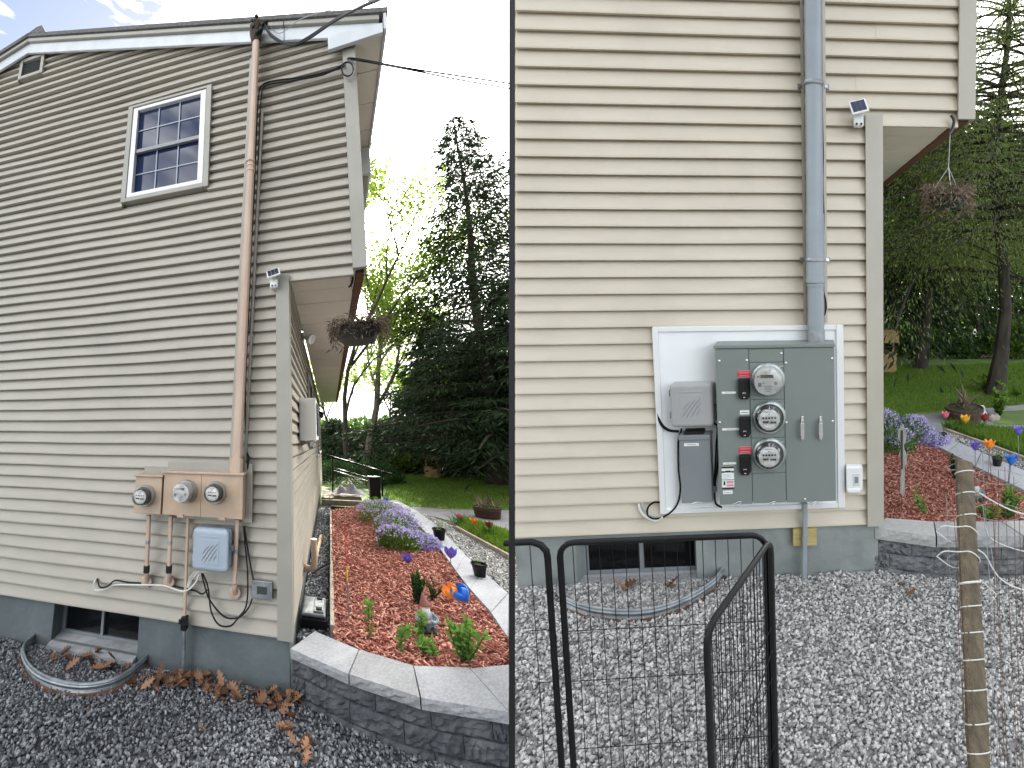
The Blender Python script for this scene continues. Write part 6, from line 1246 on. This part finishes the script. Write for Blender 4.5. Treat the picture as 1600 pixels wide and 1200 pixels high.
def broadleaf(pl, base, Ht, R, nleaf, m, label, bark='bark', lean=(0, 0), fork=.35, size=.16, w=.10, tr=.018, seed=1, levels=3, squash=.8, name='maple_tree', crown0=.35):
    r_ = random.Random(seed); b = np.array(base, float); t = thing(pl, name, label, 'tree', tuple(b)); br = []; tips = []
    def grow(p, d, L_, r, lv):
        pts = [tuple(p)]; q = np.array(p); dd = np.array(d, float)
        for s in range(5):
            dd = dd+np.array((r_.gauss(0, .12), r_.gauss(0, .12), .04)); dd /= np.linalg.norm(dd); q = q+dd*L_/5; pts.append(tuple(q))
            if lv >= 1: tips.append((tuple(q), lv))
        br.append((pts, [max(.006, r*(1-.11*s)) for s in range(6)]))
        if lv < levels:
            k = 3 if lv else 5
            for j in range(k):
                a = r_.uniform(0, 2*PI); sp = r_.uniform(.45, .95); i0 = r_.randint(2, 5); nd = dd*.75+np.array((math.cos(a)*sp, math.sin(a)*sp, .25)); nd /= np.linalg.norm(nd); grow(np.array(pts[i0]), nd, L_*r_.uniform(.5, .75), r*.5, lv+1)
    grow(b, np.array((lean[0], lean[1], 1.0)), Ht*.55, Ht*tr, 0)
    part('trunk', tubes(br[:1], 12), bark, t, smooth=True); part('limbs', tubes(br[1:], 6), bark, t, smooth=True)
    T_ = np.array([x[0] for x in tips]); W_ = np.array([x[1] for x in tips], float)**1.5; idx = RNG.choice(len(T_), nleaf, p=W_/W_.sum()); cl = RNG.normal(0, R*.13, (nleaf, 3))*(1, 1, squash)*.75; P_ = T_[idx]+cl
    P_ = P_[P_[:, 2] > b[2]+Ht*crown0]; tone = np.clip(.35*RNG.random(len(P_))+.65*((idx[:len(P_)]*7919 % 97)/97), 0, 1)
    part('crown', leaves(P_, size, w, None, tone=tone, flat=.35), m, t); return t
def bush(pl, c, r, n, m, label, size=.15, w=.08, name='bush'):
    g = []; k = 7
    for i in range(k):
        o = np.array((RNG.uniform(-.55, .55)*r[0], RNG.uniform(-.5, .5)*r[1], RNG.uniform(0, .35)*r[2])); g.append(mound(pl, np.array(c)+o, np.array(r)*RNG.uniform(.45, .75), n//k, size, w, None, shell=.45))
    t = thing(pl, name, label, 'bush', tuple(c)); part('foliage', merge(*g), m, t)
    part('stems', tubes([([tuple(np.array(c)+(RNG.uniform(-.2, .2)*r[0], 0, -.05)), tuple(np.array(c)+(RNG.uniform(-.6, .6)*r[0], RNG.uniform(-.3, .3)*r[1], r[2]*.7))], [.025, .01]) for _ in range(6)], 5), 'bark', t); return t
def lawnpt(pl, x, d, z=-.35):              # ground point at depth d whose azimuth is that of pixel x
    lo, hi = -60.0, 60.0
    for _ in range(50):
        m_ = (lo+hi)/2; p = pl.O+m_*pl.U+d*pl.D+z*pl.V; px = pl.K[0]+pl.K[2]*p[0]/p[2]
        if px < x: lo = m_
        else: hi = m_
    return (lo, d, z)
print('tree scale', A.W(719, 190, 13)[1], A.W(690, 255, 16)[1], A.W(640, 255, 16)[1])
# left plot
zt = A.W(722, 185, 13)[1]; spruce(A, lawnpt(A, 779, 13), zt+.6, 5.4, 30, 8, 46000, 'needles', 'tall dark spruce nearest the partition reaching highest into the bright sky', size=.30, w=.055, droop=.30, z0=.10, tr=.016, thin=.8, hang=.35, top=.9)
broadleaf(A, lawnpt(A, 572, 15), 15.5, 5.2, 34000, 'leavesY', 'young green maple with forked pale trunk in front of the low sun', 'bark_pale', lean=(.30, 0), size=.13, w=.085, tr=.012, seed=11, crown0=.42, levels=4)
broadleaf(A, lawnpt(A, 545, 15.5), 12.5, 3.6, 8000, 'leavesY', 'thin straight maple left of the forked one, beside the house eave', 'bark', lean=(.06, 0), size=.15, w=.10, tr=.012, seed=5, crown0=.35, levels=3)
spruce(A, lawnpt(A, 835, 14), 9.0, 4.6, 26, 8, 30000, 'needles', 'dark spruce whose boughs reach in from behind the partition', size=.30, w=.06, z0=.12, tr=.014, hang=.4)
spruce(A, lawnpt(A, 700, 16), 8.6, 4.0, 22, 7, 17000, 'needles', 'shorter dense spruce between the forked maple and the tallest spruce', size=.32, w=.07, z0=.18, tr=.016, hang=.5)
spruce(A, lawnpt(A, 525, 17), 3.0, 2.4, 14, 7, 9000, 'needles', 'low dark hemlock just right of the side wall', size=.30, w=.07, z0=.12)
spruce(A, lawnpt(A, 575, 18.5), 2.5, 2.6, 14, 7, 11000, 'needles', 'dark low boughed hemlock behind the trunks of the maples', size=.30, w=.07, z0=.22)
spruce(A, lawnpt(A, 765, 19), 8.0, 4.2, 20, 7, 14000, 'needles', 'dark spruce behind the tallest one at the partition', size=.34, w=.08, z0=.2)
spruce(A, lawnpt(A, 650, 21), 5.2, 3.2, 18, 6, 8000, 'needles', 'dark spruce in the middle background above the wishing well', size=.34, w=.08, z0=.25)
for i, (x, d, h, s, lab) in enumerate(((612, 22, 8, 21, 'green broadleaf tree far behind the maples, left one'), (668, 23, 8.5, 23, 'green broadleaf tree far behind the wishing well'), (735, 23, 8, 29, 'green broadleaf tree far behind the tall spruce'), (800, 22, 8, 31, 'green broadleaf tree far back behind the partition edge'), (520, 24, 9, 37, 'green broadleaf tree far back beside the side wall'))):
    broadleaf(A, lawnpt(A, x, d), h*.85, 4.5, (900 if x < 640 else 2400), 'leavesM' if i % 2 else 'leavesY', lab, 'bark', size=.30, w=.20, seed=s, name='broadleaf_tree', crown0=.12)
for i, (x, d, rx, rz, m_, lab) in enumerate(((575, 17.5, 1.5, 1.25, 'leavesY', 'bright green bush behind the hedge'), (622, 17.8, 1.6, 1.5, 'leavesY', 'bright green bush left of the wishing well'), (668, 18.6, 1.6, 1.35, 'leavesM', 'green bush directly behind the wishing well'), (715, 18.0, 1.6, 1.3, 'leavesM', 'green bush right of the wishing well'), (764, 18.4, 1.7, 1.2, 'leavesM', 'green bush behind the tallest spruce trunk'), (810, 17.8, 1.6, 1.2, 'leavesD', 'dark green bush at the partition edge'), (535, 18.3, 1.6, 1.5, 'leavesD', 'dark green bush beside the side wall end'))):
    bush(A, lawnpt(A, x, d), (rx, 1.1, rz), 3600, m_, lab, .20, .12)
stuff(A, 'distant_wood', merge(*[mound(A, (x, 32+3*math.sin(x), -.5), (4.2, 2.5, 3.4+1.0*math.sin(x*1.7)), 2600, .5, .32, None, shell=.6) for x in np.arange(-3, 26, 3.6)]), 'leavesD', 'far wood closing the view behind the lawn left of the partition', 'wood')
# right plot
zt = 7.5
spruce(B, lawnpt(B, 1557, 4.6), zt, 2.5, 34, 8, 110000, 'needlesB', 'big spruce with a thick bare lower trunk and drooping olive boughs on the right lawn', size=.045, w=.011, inner=.30, droop=.40, z0=.30, tr=.0145, hang=1.0, thin=1.0)
spruce(B, lawnpt(B, 1440, 6.6), 8.0, 2.9, 22, 6, 34000, 'needlesB', 'second spruce behind the hanging basket, left of the big one', size=.075, w=.018, droop=.45, z0=.22, tr=.012, hang=1.1)
spruce(B, lawnpt(B, 1610, 7.6), 8.5, 3.0, 18, 6, 14000, 'needlesB', 'spruce behind the big one at the right edge', size=.09, w=.02, z0=.25, tr=.012, hang=1.0)
spruce(B, lawnpt(B, 1385, 8.2), 7.0, 2.6, 20, 7, 9000, 'needles', 'dark spruce directly right of the cream corner board far back', size=.22, w=.05, z0=.15, tr=.012, hang=.9)
for i, (x, d, h, s, m_, lab) in enumerate(((1475, 8.6, 7, 41, 'leavesM', 'slim broadleaf tree between the two spruces'), (1400, 9.5, 8, 43, 'leavesM', 'broadleaf tree behind the corner board'), (1530, 10, 8, 47, 'leavesD', 'dark broadleaf tree behind the big spruce, left of its trunk'), (1590, 9.5, 8, 53, 'leavesM', 'broadleaf tree behind the big spruce, right of its trunk'), (1640, 9, 8, 59, 'leavesD', 'broadleaf tree at the far right edge'), (1440, 10.5, 8, 61, 'leavesD', 'dark broadleaf tree deep behind the second spruce'))):
    broadleaf(B, lawnpt(B, x, d, -.4), h*.62, 2.4, 4200, m_, lab, 'bark', size=.15, w=.10, seed=s, name='broadleaf_tree', crown0=.06, tr=.010)
for i, (x, d, rx, rz, m_, lab) in enumerate(((1390, 7.8, .9, .75, 'leavesD', 'dark bush behind the right wishing well'), (1432, 8.0, .8, .6, 'leavesM', 'green bush right of the right wishing well'), (1475, 8.2, .8, .55, 'leavesD', 'dark low bush at the edge of the right wood'), (1520, 7.9, .8, .5, 'leavesD', 'low bush left of the big trunk'), (1585, 7.7, .8, .85, 'leavesM', 'light green bush right of the big trunk'), (1630, 7.6, .8, .85, 'leavesM', 'green bush at the right edge behind the lawn'))):
    bush(B, lawnpt(B, x, d, -.37), (rx, .6, rz), 4200, m_, lab, .085, .05)
stuff(B, 'distant_wood', merge(*[mound(B, (x, 14+1.5*math.sin(x*2), -.8), (2.4, 1.5, 3.2+.8*math.sin(x*1.9)), 3000, .24, .16, None, shell=.6) for x in np.arange(0, 11, 1.7)]), 'leavesD', 'far dark wood closing the view behind the right lawn', 'wood')
